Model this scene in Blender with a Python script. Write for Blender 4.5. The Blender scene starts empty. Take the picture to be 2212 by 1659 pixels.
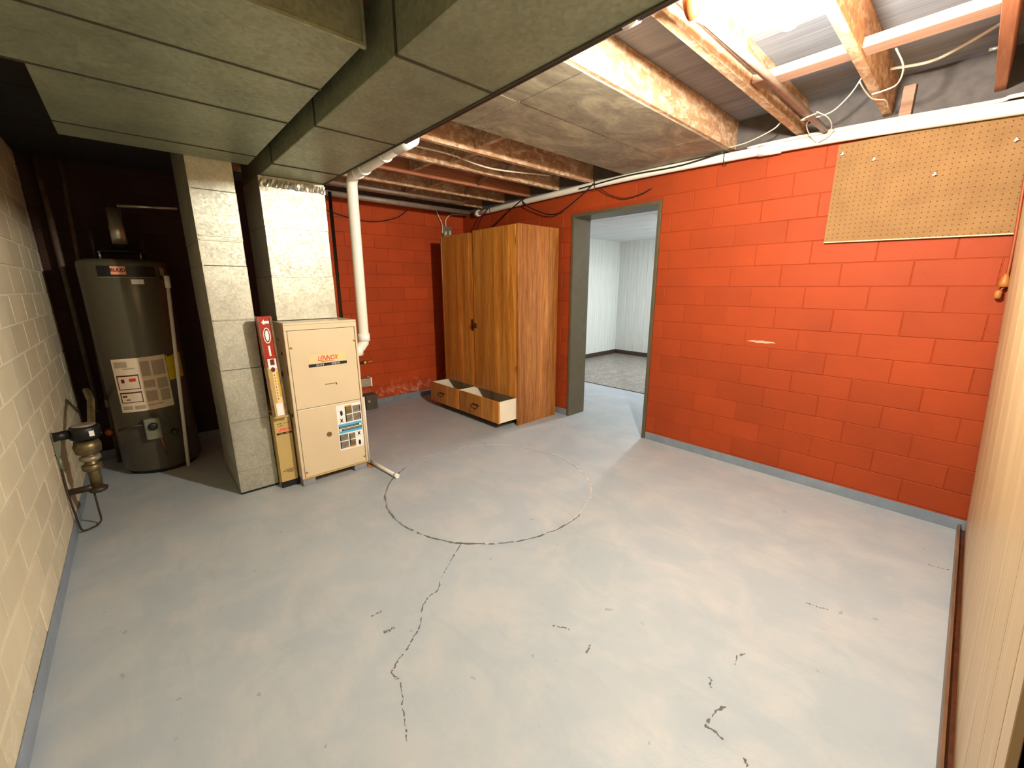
import bpy, bmesh, math, random
from mathutils import Vector, Matrix
random.seed(7)
scene = bpy.context.scene
C = bpy.context.collection
PI = math.pi

# ------------------------------------------------------------------ camera
cam = bpy.data.cameras.new('camera')
cam.sensor_width = 36.0
cam.lens = 885.1 / 2212 * 36.0
cam.clip_start = 0.01
cam_o = bpy.data.objects.new('camera', cam)
C.objects.link(cam_o)
Rr = Vector((0.6715979, 0.7409081, -0.0033929))
Ru = Vector((-0.1696208, 0.1582076, 0.9727277))
Rf = Vector((-0.7212385, 0.6527064, -0.2319253))
cam_o.matrix_world = Matrix(((Rr.x, Ru.x, -Rf.x, 0), (Rr.y, Ru.y, -Rf.y, 0), (Rr.z, Ru.z, -Rf.z, 1.36234), (0, 0, 0, 1)))
scene.camera = cam_o

# ------------------------------------------------------------------ world, exposure
w = bpy.data.worlds.new('world'); scene.world = w; w.use_nodes = True
w.node_tree.nodes['Background'].inputs[0].default_value = (1.0, 0.93, 0.82, 1)
w.node_tree.nodes['Background'].inputs[1].default_value = 0.0
vs = scene.view_settings
vs.view_transform = 'Standard'; vs.look = 'None'; vs.gamma = 1.0; vs.use_curve_mapping = False
vs.exposure = 0.0
BULB_W = 225.0          # radiant power of the bare bulb
BULB_C = (1.0, 0.965, 0.865)
TUBE_W = 120.0           # luminaire of the room beyond the doorway
TUBE_C = (0.84, 0.93, 1.0)
BULB = Vector((-0.500, 1.555, 2.125))

# ------------------------------------------------------------------ dimensions
YD, YL, XF, XR = 3.284, -0.4456, -4.548, 0.157     # door wall, block wall, far wall, near trim
ZC = 2.28                                          # underside of joists
BH, BL = 0.14224, 0.3255                           # block course and length

# ------------------------------------------------------------------ materials
def lin(c):
    return tuple(((v / 255) / 12.92 if v / 255 <= 0.04045 else ((v / 255 + 0.055) / 1.055) ** 2.4) for v in c) + (1,)

class NT:
    def __init__(s, name):
        s.m = bpy.data.materials.new(name); s.m.use_nodes = True
        s.t = s.m.node_tree; s.b = s.t.nodes['Principled BSDF']
    def n(s, typ, **kw):
        o = s.t.nodes.new(typ)
        for k, v in kw.items(): setattr(o, k, v)
        return o
    def l(s, a, b): s.t.links.new(a, b)
    def coord(s, kind='Object', scale=(1, 1, 1)):
        mp = s.n('ShaderNodeMapping'); mp.inputs['Scale'].default_value = scale
        if kind == 'World':
            g = s.n('ShaderNodeNewGeometry'); s.l(g.outputs['Position'], mp.inputs[0])
        else:
            g = s.n('ShaderNodeTexCoord'); s.l(g.outputs[kind], mp.inputs[0])
        return mp.outputs[0]
    def noise(s, vec, scale, detail=4, rough=0.55, dist=0.0):
        o = s.n('ShaderNodeTexNoise'); s.l(vec, o.inputs['Vector'])
        o.inputs['Scale'].default_value = scale; o.inputs['Detail'].default_value = detail
        o.inputs['Roughness'].default_value = rough; o.inputs['Distortion'].default_value = dist
        return o.outputs[0]
    def ramp(s, fac, stops):
        r = s.n('ShaderNodeValToRGB'); s.l(fac, r.inputs[0])
        e = r.color_ramp.elements
        while len(e) < len(stops): e.new(0.5)
        for el, (p, c) in zip(e, stops):
            el.position = p; el.color = c if len(c) == 4 else tuple(c) + (1,)
        return r.outputs[0]
    def mix(s, fac, a, b, mode='MIX'):
        o = s.n('ShaderNodeMix', data_type='RGBA', blend_type=mode)
        for i, v in ((0, fac), (6, a), (7, b)):
            if hasattr(v, 'is_linked'): s.l(v, o.inputs[i])
            elif i == 0: o.inputs[0].default_value = v
            else: o.inputs[i].default_value = v
        return o.outputs[2]
    def math(s, op, a, b=None, clamp=False):
        o = s.n('ShaderNodeMath', operation=op, use_clamp=clamp)
        for i, v in enumerate((a, b)):
            if v is None: continue
            if hasattr(v, 'is_linked'): s.l(v, o.inputs[i])
            else: o.inputs[i].default_value = v
        return o.outputs[0]
    def bump(s, h, strength=0.3, dist=0.004):
        o = s.n('ShaderNodeBump'); o.inputs['Strength'].default_value = strength; o.inputs['Distance'].default_value = dist
        s.l(h, o.inputs['Height']); s.l(o.outputs[0], s.b.inputs['Normal'])
    def done(s, col, rough=0.6, metal=0.0, spec=None):
        if hasattr(col, 'is_linked'): s.l(col, s.b.inputs['Base Color'])
        else: s.b.inputs['Base Color'].default_value = col
        if hasattr(rough, 'is_linked'): s.l(rough, s.b.inputs['Roughness'])
        else: s.b.inputs['Roughness'].default_value = rough
        s.b.inputs['Metallic'].default_value = metal
        if spec is not None: s.b.inputs['Specular IOR Level'].default_value = spec
        return s.m

def plain(name, rgb, rough=0.5, metal=0.0, var=0.12, scale=18.0, bump=0.0):
    k = NT(name); v = k.coord('Object'); n = k.noise(v, scale)
    c = lin(rgb); d = tuple(x * (1 - var) for x in c[:3]) + (1,); e = tuple(min(1, x * (1 + var)) for x in c[:3]) + (1,)
    col = k.ramp(n, [(0.3, d), (0.7, e)])
    if bump: k.bump(n, bump)
    return k.done(col, rough, metal)

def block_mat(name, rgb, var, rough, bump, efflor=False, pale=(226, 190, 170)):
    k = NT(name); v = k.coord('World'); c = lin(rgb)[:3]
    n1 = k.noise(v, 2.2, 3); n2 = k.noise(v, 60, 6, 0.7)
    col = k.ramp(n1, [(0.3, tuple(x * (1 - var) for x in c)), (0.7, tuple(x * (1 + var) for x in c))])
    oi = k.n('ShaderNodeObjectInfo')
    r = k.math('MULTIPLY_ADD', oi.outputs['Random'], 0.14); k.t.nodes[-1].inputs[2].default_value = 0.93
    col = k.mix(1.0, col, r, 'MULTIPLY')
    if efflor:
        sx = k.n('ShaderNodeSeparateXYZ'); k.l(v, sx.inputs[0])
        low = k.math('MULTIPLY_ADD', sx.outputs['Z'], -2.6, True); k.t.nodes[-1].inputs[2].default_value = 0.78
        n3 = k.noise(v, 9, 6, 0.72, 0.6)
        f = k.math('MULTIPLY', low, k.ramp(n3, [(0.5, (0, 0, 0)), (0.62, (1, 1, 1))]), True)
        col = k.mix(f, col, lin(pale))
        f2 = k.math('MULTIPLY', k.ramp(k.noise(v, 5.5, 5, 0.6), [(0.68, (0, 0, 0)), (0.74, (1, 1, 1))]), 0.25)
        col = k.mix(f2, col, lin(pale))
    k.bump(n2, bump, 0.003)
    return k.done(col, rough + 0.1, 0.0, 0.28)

def wood_mat(name, dark, light, rough=0.45, axis='Z', board=0.11, grain=1.0, streak=26):
    k = NT(name); sc = {'Z': (1, 1, 0.05), 'X': (0.05, 1, 1), 'Y': (1, 0.05, 1)}[axis]
    v = k.coord('Object', sc)
    g1 = k.noise(v, streak, 6, 0.62, 0.9); g2 = k.noise(v, streak * 5, 3, 0.6)
    f = k.math('ADD', k.math('MULTIPLY', g1, 0.62), k.math('MULTIPLY', g2, 0.38))
    col = k.ramp(f, [(0.36, lin(dark)), (0.5, lin(tuple((a + b) / 2 for a, b in zip(dark, light)))), (0.64, lin(light))])
    if board:
        tc = k.n('ShaderNodeTexCoord'); sx = k.n('ShaderNodeSeparateXYZ'); k.l(tc.outputs['Object'], sx.inputs[0])
        a = k.math('ADD', sx.outputs['X'], sx.outputs['Y'])
        fl = k.math('FLOOR', k.math('DIVIDE', a, board))
        wn = k.n('ShaderNodeTexWhiteNoise', noise_dimensions='1D'); k.l(fl, wn.inputs['W'])
        r = k.math('MULTIPLY_ADD', wn.outputs[0], 0.50); k.t.nodes[-1].inputs[2].default_value = 0.72
        col = k.mix(1.0, col, r, 'MULTIPLY')
    k.bump(g2, 0.12 * grain, 0.002)
    return k.done(col, rough)

def galv_mat(name, rgb, metal=0.75, rough=0.42, spangle=38):
    k = NT(name); v = k.coord('World')
    vo = k.n('ShaderNodeTexVoronoi'); k.l(v, vo.inputs['Vector']); vo.inputs['Scale'].default_value = spangle
    n = k.noise(v, 5, 5, 0.6); n2 = k.noise(v, 140, 4, 0.7)
    c = lin(rgb)[:3]
    col = k.ramp(n, [(0.3, tuple(x * 0.82 for x in c)), (0.7, tuple(min(1, x * 1.1) for x in c))])
    sp = k.n('ShaderNodeSeparateColor'); k.l(vo.outputs['Color'], sp.inputs[0])
    r = k.math('MULTIPLY_ADD', sp.outputs[0], 0.22); k.t.nodes[-1].inputs[2].default_value = 0.89
    col = k.mix(1.0, col, r, 'MULTIPLY')
    ro = k.math('MULTIPLY_ADD', sp.outputs[1], 0.16); k.t.nodes[-1].inputs[2].default_value = rough - 0.06
    k.bump(n2, 0.08, 0.002)
    return k.done(col, ro, metal)

def floor_mat():
    k = NT('painted_concrete'); v = k.coord('World')
    n1 = k.noise(v, 0.9, 4, 0.55); n2 = k.noise(v, 3.6, 6, 0.62, 0.4); n3 = k.noise(v, 34, 5, 0.7)
    vs_ = k.coord('World', (1.0, 3.2, 1.0)); n4 = k.noise(vs_, 2.6, 5, 0.6, 0.8)
    a = k.ramp(n1, [(0.3, lin((162, 171, 176))), (0.7, lin((170, 178, 182)))])
    col = k.mix(k.ramp(n2, [(0.42, (0, 0, 0)), (0.68, (1, 1, 1))]), a, lin((182, 184, 183)))
    col = k.mix(k.math('MULTIPLY', k.ramp(n4, [(0.50, (0, 0, 0)), (0.70, (1, 1, 1))]), 0.42), col, lin((158, 165, 169)))
    sp = k.noise(v, 15, 3, 0.5)
    col = k.mix(k.math('MULTIPLY', k.ramp(sp, [(0.715, (0, 0, 0)), (0.735, (1, 1, 1))]), 0.5), col, lin((124, 122, 120)))
    sp2 = k.noise(k.coord('World', (1.3, 0.9, 1)), 11, 5, 0.7)
    col = k.mix(k.math('MULTIPLY', k.ramp(sp2, [(0.70, (0, 0, 0)), (0.74, (1, 1, 1))]), 0.4), col, lin((204, 200, 192)))
    h = k.math('ADD', k.math('MULTIPLY', n2, 0.6), k.math('MULTIPLY', n3, 0.15))
    k.bump(h, 0.45, 0.012)
    return k.done(col, k.math('MULTIPLY_ADD', n2, 0.25) if False else 0.48)

def peg_mat():
    k = NT('pegboard_hardboard'); tc = k.n('ShaderNodeTexCoord'); sx = k.n('ShaderNodeSeparateXYZ'); k.l(tc.outputs['Object'], sx.inputs[0])
    ds = []
    for ax in ('X', 'Z'):
        f = k.math('FRACT', k.math('DIVIDE', sx.outputs[ax], 0.0254))
        ds.append(k.math('POWER', k.math('SUBTRACT', f, 0.5), 2.0))
    d = k.math('SQRT', k.math('ADD', ds[0], ds[1]))
    hole = k.math('LESS_THAN', d, 0.115)
    n = k.noise(tc.outputs['Object'], 7, 5); n2 = k.noise(tc.outputs['Object'], 200, 3)
    col = k.ramp(n, [(0.3, lin((128, 92, 54))), (0.7, lin((144, 106, 64)))])
    col = k.mix(0.10, col, k.ramp(n2, [(0.3, lin((110, 80, 44))), (0.7, lin((180, 150, 110)))]))
    col = k.mix(hole, col, lin((88, 60, 34)))
    return k.done(col, 0.75, 0.0, 0.2)

def emit(name, rgb, strength):
    k = NT(name); k.b.inputs['Base Color'].default_value = (0.9, 0.9, 0.9, 1)
    k.b.inputs['Emission Color'].default_value = tuple(rgb) + (1,); k.b.inputs['Emission Strength'].default_value = strength
    return k.m

M = {}
M['floor'] = floor_mat()
M['patch'] = M['floor']
M['red'] = block_mat('red_painted_block', (156, 60, 20), 0.10, 0.55, 0.35)
M['redfar'] = block_mat('red_painted_block_worn', (182, 70, 24), 0.12, 0.6, 0.35, efflor=True)
M['redmortar'] = block_mat('red_painted_mortar', (146, 54, 18), 0.1, 0.65, 0.4)
M['rust'] = plain('rust_stain', (176, 128, 80), 0.8, var=0.35, scale=50)
M['shadefill'] = plain('shade_black', (34, 30, 26), 0.9, var=0.3)  # near-black colour standing in for shade, for the added ceiling boards
M['shadeblock'] = block_mat('shade_darkened_block', (62, 40, 32), 0.15, 0.8, 0.5)  # block colour darkened to paint in the shade of the heater corner
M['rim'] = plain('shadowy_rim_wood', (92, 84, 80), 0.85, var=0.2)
M['cream'] = block_mat('cream_painted_block', (196, 184, 155), 0.10, 0.65, 0.6, True, (222, 214, 196))
M['creammortar'] = block_mat('cream_mortar', (220, 208, 182), 0.06, 0.75, 0.6)
M['greypaint'] = plain('grey_base_paint', (128, 138, 148), 0.5, var=0.12, scale=9)
M['joist'] = wood_mat('old_joist_wood', (120, 78, 46), (188, 138, 92), 0.8, 'Y', 0, 1.5, 18)
def mottled():
    k = NT('plaster_flecked_wood'); v = k.coord('World', (1, 0.5, 1)); n = k.noise(v, 26, 6, 0.7, 0.5); g = k.noise(k.coord('World', (1, 0.06, 1)), 30, 5)
    a = k.ramp(g, [(0.3, lin((146, 104, 72))), (0.7, lin((190, 146, 106)))])
    col = k.mix(k.ramp(n, [(0.46, (0, 0, 0)), (0.66, (1, 1, 1))]), a, lin((216, 190, 158)))
    k.bump(n, 0.4, 0.004)
    return k.done(col, 0.85)
M['joist'] = mottled()
M['joistred'] = wood_mat('reddish_joist_wood', (138, 80, 54), (186, 122, 84), 0.8, 'Y', 0, 1.2, 14)
M['subfloor'] = wood_mat('subfloor_boards', (116, 118, 124), (150, 152, 156), 0.85, 'X', 0, 1.0, 12)
M['pine'] = wood_mat('pale_bridging_wood', (146, 108, 86), (182, 142, 118), 0.8, 'X', 0, 1.0, 18)
def stained_sheet():
    k = NT('stained_grey_sheet'); v = k.coord('World', (1.0, 0.55, 1)); n = k.noise(v, 4.5, 6, 0.65, 1.6); n2 = k.noise(v, 40, 5, 0.7)
    col = k.ramp(n, [(0.32, lin((112, 102, 86))), (0.5, lin((144, 134, 112))), (0.62, lin((176, 164, 136))), (0.75, lin((130, 118, 98)))])
    col = k.mix(0.2, col, k.ramp(n2, [(0.3, lin((80, 70, 56))), (0.7, lin((200, 186, 156)))]))
    k.bump(n2, 0.2, 0.003)
    return k.done(col, 0.6, 0.25)
M['sheet'] = stained_sheet()
M['galv'] = galv_mat('galvanized_steel', (186, 184, 168), 0.72, 0.48, 90)
M['galvdull'] = galv_mat('dull_duct_steel', (150, 156, 130), 0.5, 0.5, 70)
M['seam'] = galv_mat('seam_steel', (176, 172, 154), 0.8, 0.4, 60)
M['seamdark'] = plain('dark_seam', (60, 54, 42), 0.7)
M['tan'] = plain('tan_enamel', (222, 202, 166), 0.35, var=0.03, scale=4)
M['gold'] = plain('gold_enamel', (198, 170, 106), 0.35, var=0.05, scale=5)
M['tandark'] = plain('tan_groove', (120, 92, 52), 0.6)
M['black'] = plain('black_plastic', (18, 16, 14), 0.45)
M['darkhole'] = plain('dark_hole', (40, 30, 20), 0.8)
M['white'] = plain('white_print', (246, 244, 238), 0.5, var=0.02)
M['pvc'] = plain('white_pvc', (236, 230, 214), 0.32, var=0.04, scale=6)
M['pvcring'] = plain('white_pvc_fitting', (246, 244, 236), 0.3, var=0.03)
M['redprint'] = plain('red_print', (206, 58, 40), 0.5, var=0.05)
M['packred'] = plain('dark_red_carton', (166, 42, 30), 0.3, var=0.12)
M['salmon'] = plain('salmon_print', (240, 160, 120), 0.5, var=0.05)
M['peach'] = plain('peach_print', (242, 208, 150), 0.5, var=0.03)
M['bluep'] = plain('blue_print', (86, 182, 222), 0.5, var=0.05)
M['navy'] = plain('dark_teal_print', (22, 66, 84), 0.5)
M['photo'] = plain('grey_photo_print', (132, 122, 104), 0.5, var=0.4, scale=60)
M['photo2'] = plain('olive_photo_print', (120, 104, 62), 0.5, var=0.6, scale=90)
M['orangep'] = plain('orange_print', (232, 150, 44), 0.5)
M['concrete'] = plain('grey_pad', (142, 142, 146), 0.7, var=0.12)
M['wood_door'] = wood_mat('oak_veneer_front', (168, 96, 28), (230, 162, 74), 0.36, 'Z', 0.105, 0.8, 22)
M['wood_side'] = wood_mat('oak_veneer_side', (136, 72, 20), (206, 142, 70), 0.36, 'Z', 0.14, 1.0, 26)
M['drawer_in'] = plain('cream_drawer_liner', (240, 228, 204), 0.5, var=0.04, scale=5)
M['wood_dark'] = plain('dark_inner_wood', (70, 40, 18), 0.7)
M['bronze'] = plain('bronze_handle', (92, 54, 26), 0.35, 0.7)
M['brass'] = plain('brass_hinge', (200, 160, 80), 0.3, 0.9)
M['frame'] = plain('dark_olive_door_paint', (88, 80, 60), 0.45, var=0.1, scale=10)
M['panel'] = wood_mat('blond_panelling', (182, 152, 108), (208, 180, 136), 0.42, 'Z', 0.0, 0.5, 9)
M['trim'] = wood_mat('brown_base_moulding', (92, 64, 42), (138, 104, 70), 0.35, 'Y', 0, 0.5, 20)
M['casing'] = wood_mat('dark_stained_casing', (58, 26, 12), (104, 52, 26), 0.4, 'Z', 0, 0.5, 20)
M['peg'] = peg_mat()
M['pegedge'] = plain('hardboard_edge', (226, 190, 144), 0.6)
M['iron'] = plain('black_iron', (62, 50, 38), 0.5, 0.35, var=0.3)
M['oldpipe'] = plain('old_grey_pipe', (92, 74, 58), 0.6, 0.1, var=0.3)
M['bluntpipe'] = plain('painted_pipe', (150, 132, 118), 0.5, 0.2, var=0.2)
M['heater'] = plain('olive_grey_enamel', (80, 74, 58), 0.3, var=0.06, scale=3)
M['paper'] = plain('label_paper', (226, 206, 176), 0.6, var=0.05, scale=25)
M['greytext'] = plain('faint_label_print', (172, 154, 130), 0.6, var=0.15, scale=120)
M['maroon'] = plain('maroon_print', (96, 26, 16), 0.6)
M['yellow'] = plain('yellow_label', (206, 184, 30), 0.5)
M['steel'] = plain('bright_vent_steel', (196, 192, 178), 0.28, 0.8)
M['cable_black'] = plain('black_cable', (34, 26, 22), 0.5)
M['cable_white'] = plain('white_cable', (228, 214, 190), 0.5)
M['cord'] = plain('brown_orange_cord', (150, 66, 22), 0.5)
M['cordplug'] = plain('brown_plug', (172, 104, 40), 0.5)
M['greybox'] = plain('grey_metal_box', (150, 140, 120), 0.4, 0.5)
M['pump'] = plain('dark_grey_box', (84, 80, 68), 0.5)
M['porcelain'] = plain('porcelain', (240, 236, 226), 0.25, var=0.02)
M['brassold'] = plain('old_brass', (124, 110, 78), 0.4, 0.7, var=0.35, scale=40)
M['greenmetal'] = plain('grey_green_metal', (120, 122, 100), 0.5, 0.3)
M['copper'] = plain('copper', (186, 100, 54), 0.35, 0.8)
M['wwall'] = wood_mat('white_wash_panelling', (206, 208, 200), (228, 230, 222), 0.55, 'Z', 0, 0.3, 14)
M['wceil'] = plain('white_ceiling_tile', (226, 230, 232), 0.8, var=0.04, scale=50)
M['wbase'] = plain('brown_vinyl_base', (66, 50, 40), 0.5)
M['crack'] = plain('dark_crack', (104, 101, 98), 0.9)
M['scuff'] = plain('pale_scuff', (226, 168, 140), 0.8)
M['palecement'] = plain('pale_cement', (204, 198, 184), 0.85, var=0.15, scale=30)
M['wrap'] = None
def vinyl():
    k = NT('mottled_vinyl'); v = k.coord('World', (1, 1.0, 1)); n = k.noise(v, 7, 6, 0.68, 1.8); n2 = k.noise(v, 26, 4)
    col = k.ramp(n, [(0.34, lin((92, 80, 70))), (0.5, lin((122, 112, 100))), (0.66, lin((160, 152, 140)))])
    return k.done(k.mix(0.2, col, k.ramp(n2, [(0.3, (0.1, 0.08, 0.07)), (0.7, (0.6, 0.56, 0.5))])), 0.32)
M['vinyl'] = vinyl()
def clear_film():
    k = NT('clear_plastic_film'); k.b.inputs['Transmission Weight'].default_value = 1.0
    k.b.inputs['IOR'].default_value = 1.25
    return k.done((0.97, 0.95, 0.92, 1), 0.12)
M['wrap'] = clear_film()

# ------------------------------------------------------------------ mesh helpers
class MB:
    def __init__(s): s.v = []; s.f = []; s.sm = []
    def add(s, vs, fs, smooth=False):
        o = len(s.v); s.v += [tuple(p) for p in vs]; s.f += [tuple(i + o for i in f) for f in fs]; s.sm += [smooth] * len(fs); return s
    def box(s, x0, x1, y0, y1, z0, z1):
        x0, x1 = min(x0, x1), max(x0, x1); y0, y1 = min(y0, y1), max(y0, y1); z0, z1 = min(z0, z1), max(z0, z1)
        return s.add([(x0, y0, z0), (x1, y0, z0), (x1, y1, z0), (x0, y1, z0), (x0, y0, z1), (x1, y0, z1), (x1, y1, z1), (x0, y1, z1)],
                     [(0, 3, 2, 1), (4, 5, 6, 7), (0, 1, 5, 4), (1, 2, 6, 5), (2, 3, 7, 6), (3, 0, 4, 7)])
    def prism(s, poly, d):
        n = len(poly); a = [Vector(p) for p in poly]; d = Vector(d); b = [p + d for p in a]
        return s.add(a + b, [tuple(range(n))[::-1], tuple(range(n, 2 * n))] + [(i, (i + 1) % n, n + (i + 1) % n, n + i) for i in range(n)])
    def tube(s, pts, r, seg=10, caps=True):
        pts = [Vector(p) for p in pts]; n = len(pts); rs = r if isinstance(r, (list, tuple)) else [r] * n
        t0 = (pts[1] - pts[0]).normalized(); up = Vector((0, 0, 1)) if abs(t0.z) < 0.9 else Vector((1, 0, 0))
        x = t0.cross(up).normalized(); rings = []
        for i, p in enumerate(pts):
            if i == 0: t = t0
            elif i == n - 1: t = (pts[i] - pts[i - 1]).normalized()
            else:
                t = ((pts[i] - pts[i - 1]).normalized() + (pts[i + 1] - pts[i]).normalized())
                t = t.normalized() if t.length > 1e-6 else (pts[i] - pts[i - 1]).normalized()
            x = (x - t * x.dot(t)).normalized(); y = t.cross(x)
            rings.append([p + (x * math.cos(2 * PI * k / seg) + y * math.sin(2 * PI * k / seg)) * rs[i] for k in range(seg)])
        o = len(s.v)
        for rg in rings: s.v += [tuple(q) for q in rg]
        for i in range(n - 1):
            for k in range(seg):
                s.f.append((o + i * seg + k, o + i * seg + (k + 1) % seg, o + (i + 1) * seg + (k + 1) % seg, o + (i + 1) * seg + k)); s.sm.append(True)
        if caps:
            s.f.append(tuple(o + k for k in range(seg))[::-1]); s.sm.append(False)
            s.f.append(tuple(o + (n - 1) * seg + k for k in range(seg))); s.sm.append(False)
        return s
    def lathe(s, prof, c=(0, 0, 0), seg=24, axis='Z'):
        o = len(s.v); n = len(prof)
        for r, h in prof:
            for k in range(seg):
                a = 2 * PI * k / seg; p = (r * math.cos(a), r * math.sin(a), h)
                if axis == 'X': p = (p[2], p[0], p[1])
                if axis == 'Y': p = (p[0], p[2], p[1])
                s.v.append((c[0] + p[0], c[1] + p[1], c[2] + p[2]))
        for i in range(n - 1):
            for k in range(seg):
                s.f.append((o + i * seg + k, o + i * seg + (k + 1) % seg, o + (i + 1) * seg + (k + 1) % seg, o + (i + 1) * seg + k)); s.sm.append(True)
        s.f.append(tuple(o + k for k in range(seg))[::-1]); s.sm.append(False)
        s.f.append(tuple(o + (n - 1) * seg + k for k in range(seg))); s.sm.append(False)
        return s
    def mesh(s, name, mat, bevel=0.0, seg=2):
        me = bpy.data.meshes.new(name); me.from_pydata(s.v, [], s.f)
        bm = bmesh.new(); bm.from_mesh(me)
        for f, q in zip(bm.faces, s.sm): f.smooth = q
        bmesh.ops.recalc_face_normals(bm, faces=bm.faces)
        if bevel:
            bmesh.ops.bevel(bm, geom=[e for e in bm.edges], offset=bevel, segments=seg, affect='EDGES', profile=0.5, clamp_overlap=True)
        bm.to_mesh(me); bm.free(); me.materials.append(mat)
        return me
    def build(s, name, mat, parent=None, bevel=0.0, loc=None, seg=2):
        """one mesh object; vertices given in world coordinates, origin moved to loc (default: base centre)"""
        if loc is None:
            xs = [v[0] for v in s.v]; ys = [v[1] for v in s.v]; zs = [v[2] for v in s.v]
            loc = ((min(xs) + max(xs)) / 2, (min(ys) + max(ys)) / 2, min(zs))
        loc = Vector(loc); s.v = [tuple(Vector(v) - loc) for v in s.v]
        return link(name, s.mesh(name, mat, bevel, seg), parent, loc)

def wloc(o):
    p = Vector(o.location)
    while o.parent: o = o.parent; p = p + Vector(o.location)
    return p

def link(name, me, parent, loc):
    ob = bpy.data.objects.new(name, me); C.objects.link(ob)
    loc = Vector(loc)
    if parent is not None:
        ob.parent = parent; loc = loc - wloc(parent)
    ob.location = loc
    return ob

def tag(o, label=None, cat=None, group=None, kind=None):
    if label: o['label'] = label
    if cat: o['category'] = cat
    if group: o['group'] = group
    if kind: o['kind'] = kind
    return o

def thing(name, loc, label, cat, group=None):
    o = bpy.data.objects.new(name, None); C.objects.link(o); o.location = loc; o.empty_display_size = 0.1
    return tag(o, label, cat, group)

def B(*a): return MB().box(*a)

def text_mesh(body, size, shear=0.0, bold=0.0, spacing=1.0):
    cu = bpy.data.curves.new('print', 'FONT'); cu.body = body; cu.size = size; cu.shear = shear; cu.offset = bold
    cu.align_x = 'CENTER'; cu.align_y = 'CENTER'; cu.space_character = spacing; cu.resolution_u = 3
    ob = bpy.data.objects.new('print', cu); C.objects.link(ob)
    dg = bpy.context.evaluated_depsgraph_get(); me = bpy.data.meshes.new_from_object(ob.evaluated_get(dg))
    bpy.data.objects.remove(ob); bpy.data.curves.remove(cu)
    return me

def text_x(name, body, size, mat, parent, x, y, z, shear=0.0, bold=0.0, spacing=1.0, rot=0.0, sx=1.0):
    """flat lettering on a face that looks along +X, reading along +Y"""
    me = text_mesh(body, size, shear, bold, spacing); me.materials.clear(); me.materials.append(mat)
    c, s_ = math.cos(rot), math.sin(rot)
    for v in me.vertices:
        a, b = v.co.x * sx, v.co.y; a, b = a * c - b * s_, a * s_ + b * c
        v.co = (0, a, b)
    return link(name, me, parent, (x, y, z))

def plate_x(name, mat, parent, x, y0, y1, z0, z1, t=0.0012, bevel=0.0):
    return B(x, x + t, y0, y1, z0, z1).build(name, mat, parent, bevel)

def arc(c, r, a0, a1, n, u, v):
    c, u, v = Vector(c), Vector(u), Vector(v)
    return [c + u * (r * math.cos(a0 + (a1 - a0) * i / n)) + v * (r * math.sin(a0 + (a1 - a0) * i / n)) for i in range(n + 1)]

def smooth_path(pts, n=6):
    p = [Vector(q) for q in pts]; p = [p[0] * 2 - p[1]] + p + [p[-1] * 2 - p[-2]]; out = []
    for i in range(1, len(p) - 2):
        for k in range(n):
            t = k / n; a, b, c, d = p[i - 1], p[i], p[i + 1], p[i + 2]
            out.append(0.5 * ((2 * b) + (c - a) * t + (2 * a - 5 * b + 4 * c - d) * t * t + (3 * b - a - 3 * c + d) * t ** 3))
    out.append(p[-2]); return out

# ------------------------------------------------------------------ block walls
_bc = {}
def block_mesh(w_, h_, d, mat, ax):
    key = (round(w_, 4), round(h_, 4), mat.name, ax)
    if key in _bc: return _bc[key]
    b = 0.0025; v = []; a, h = w_ / 2, h_ / 2
    for dep, ins in ((0, 0), (d - b, 0), (d, b)):
        v += [(-a + ins, dep, -h + ins), (a - ins, dep, -h + ins), (a - ins, dep, h - ins), (-a + ins, dep, h - ins)]
    if ax == '-Y': v = [(x, -y, z) for x, y, z in v]
    if ax == 'X': v = [(y, x, z) for x, y, z in v]
    f = [(0, 3, 2, 1), (8, 9, 10, 11)]
    for r in (0, 4): f += [(r + i, r + (i + 1) % 4, r + 4 + (i + 1) % 4, r + 4 + i) for i in range(4)]
    m = MB(); m.add(v, f); _bc[key] = m.mesh('block', mat); return _bc[key]

def block_wall(parent, ax, plane, u0, u1, z1, zph, ph, mat, gap, holes=(), depth=0.012, name='block'):
    i = -2
    while True:
        zb, zt = zph + i * BH, zph + (i + 1) * BH; i += 1
        if zt <= 0.02: continue
        if zb >= z1 - 0.02: break
        zb, zt = max(zb, 0.0), min(zt, z1)
        off = ph[i % 2]; k = math.floor((u0 - off) / BL)
        while off + k * BL < u1:
            a, b = max(off + k * BL, u0), min(off + (k + 1) * BL, u1); k += 1
            segs = [(a, b, zb, zt)]
            for (h0, h1, hz) in holes:
                ns = []
                for (p, q, r, t) in segs:
                    if q <= h0 or p >= h1 or r >= hz: ns.append((p, q, r, t)); continue
                    if p < h0: ns.append((p, h0, r, t))
                    if q > h1: ns.append((h1, q, r, t))
                    if t > hz + 0.03: ns.append((max(p, h0), min(q, h1), hz, t))
                segs = ns
            for (p, q, r, t) in segs:
                if q - p < 0.03 or t - r < 0.015: continue
                me = block_mesh(q - p - gap, t - r - gap, depth, mat, ax)
                j = random.uniform(-0.0012, 0.0008); u, z = (p + q) / 2, (r + t) / 2
                s = 1 if ax in ('X', 'Y') else -1
                loc = (u, plane - s * depth + s * j, z) if ax != 'X' else (plane - depth + j, u, z)
                link(name, me, parent, loc)

# ================================================================== THE SETTING
fl = B(XF - 0.3, 0.9, YL - 0.3, 4.72, -0.12, 0).build('floor', M['floor']); tag(fl, 'grey painted concrete basement floor with cracks', 'floor', kind='structure')
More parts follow.
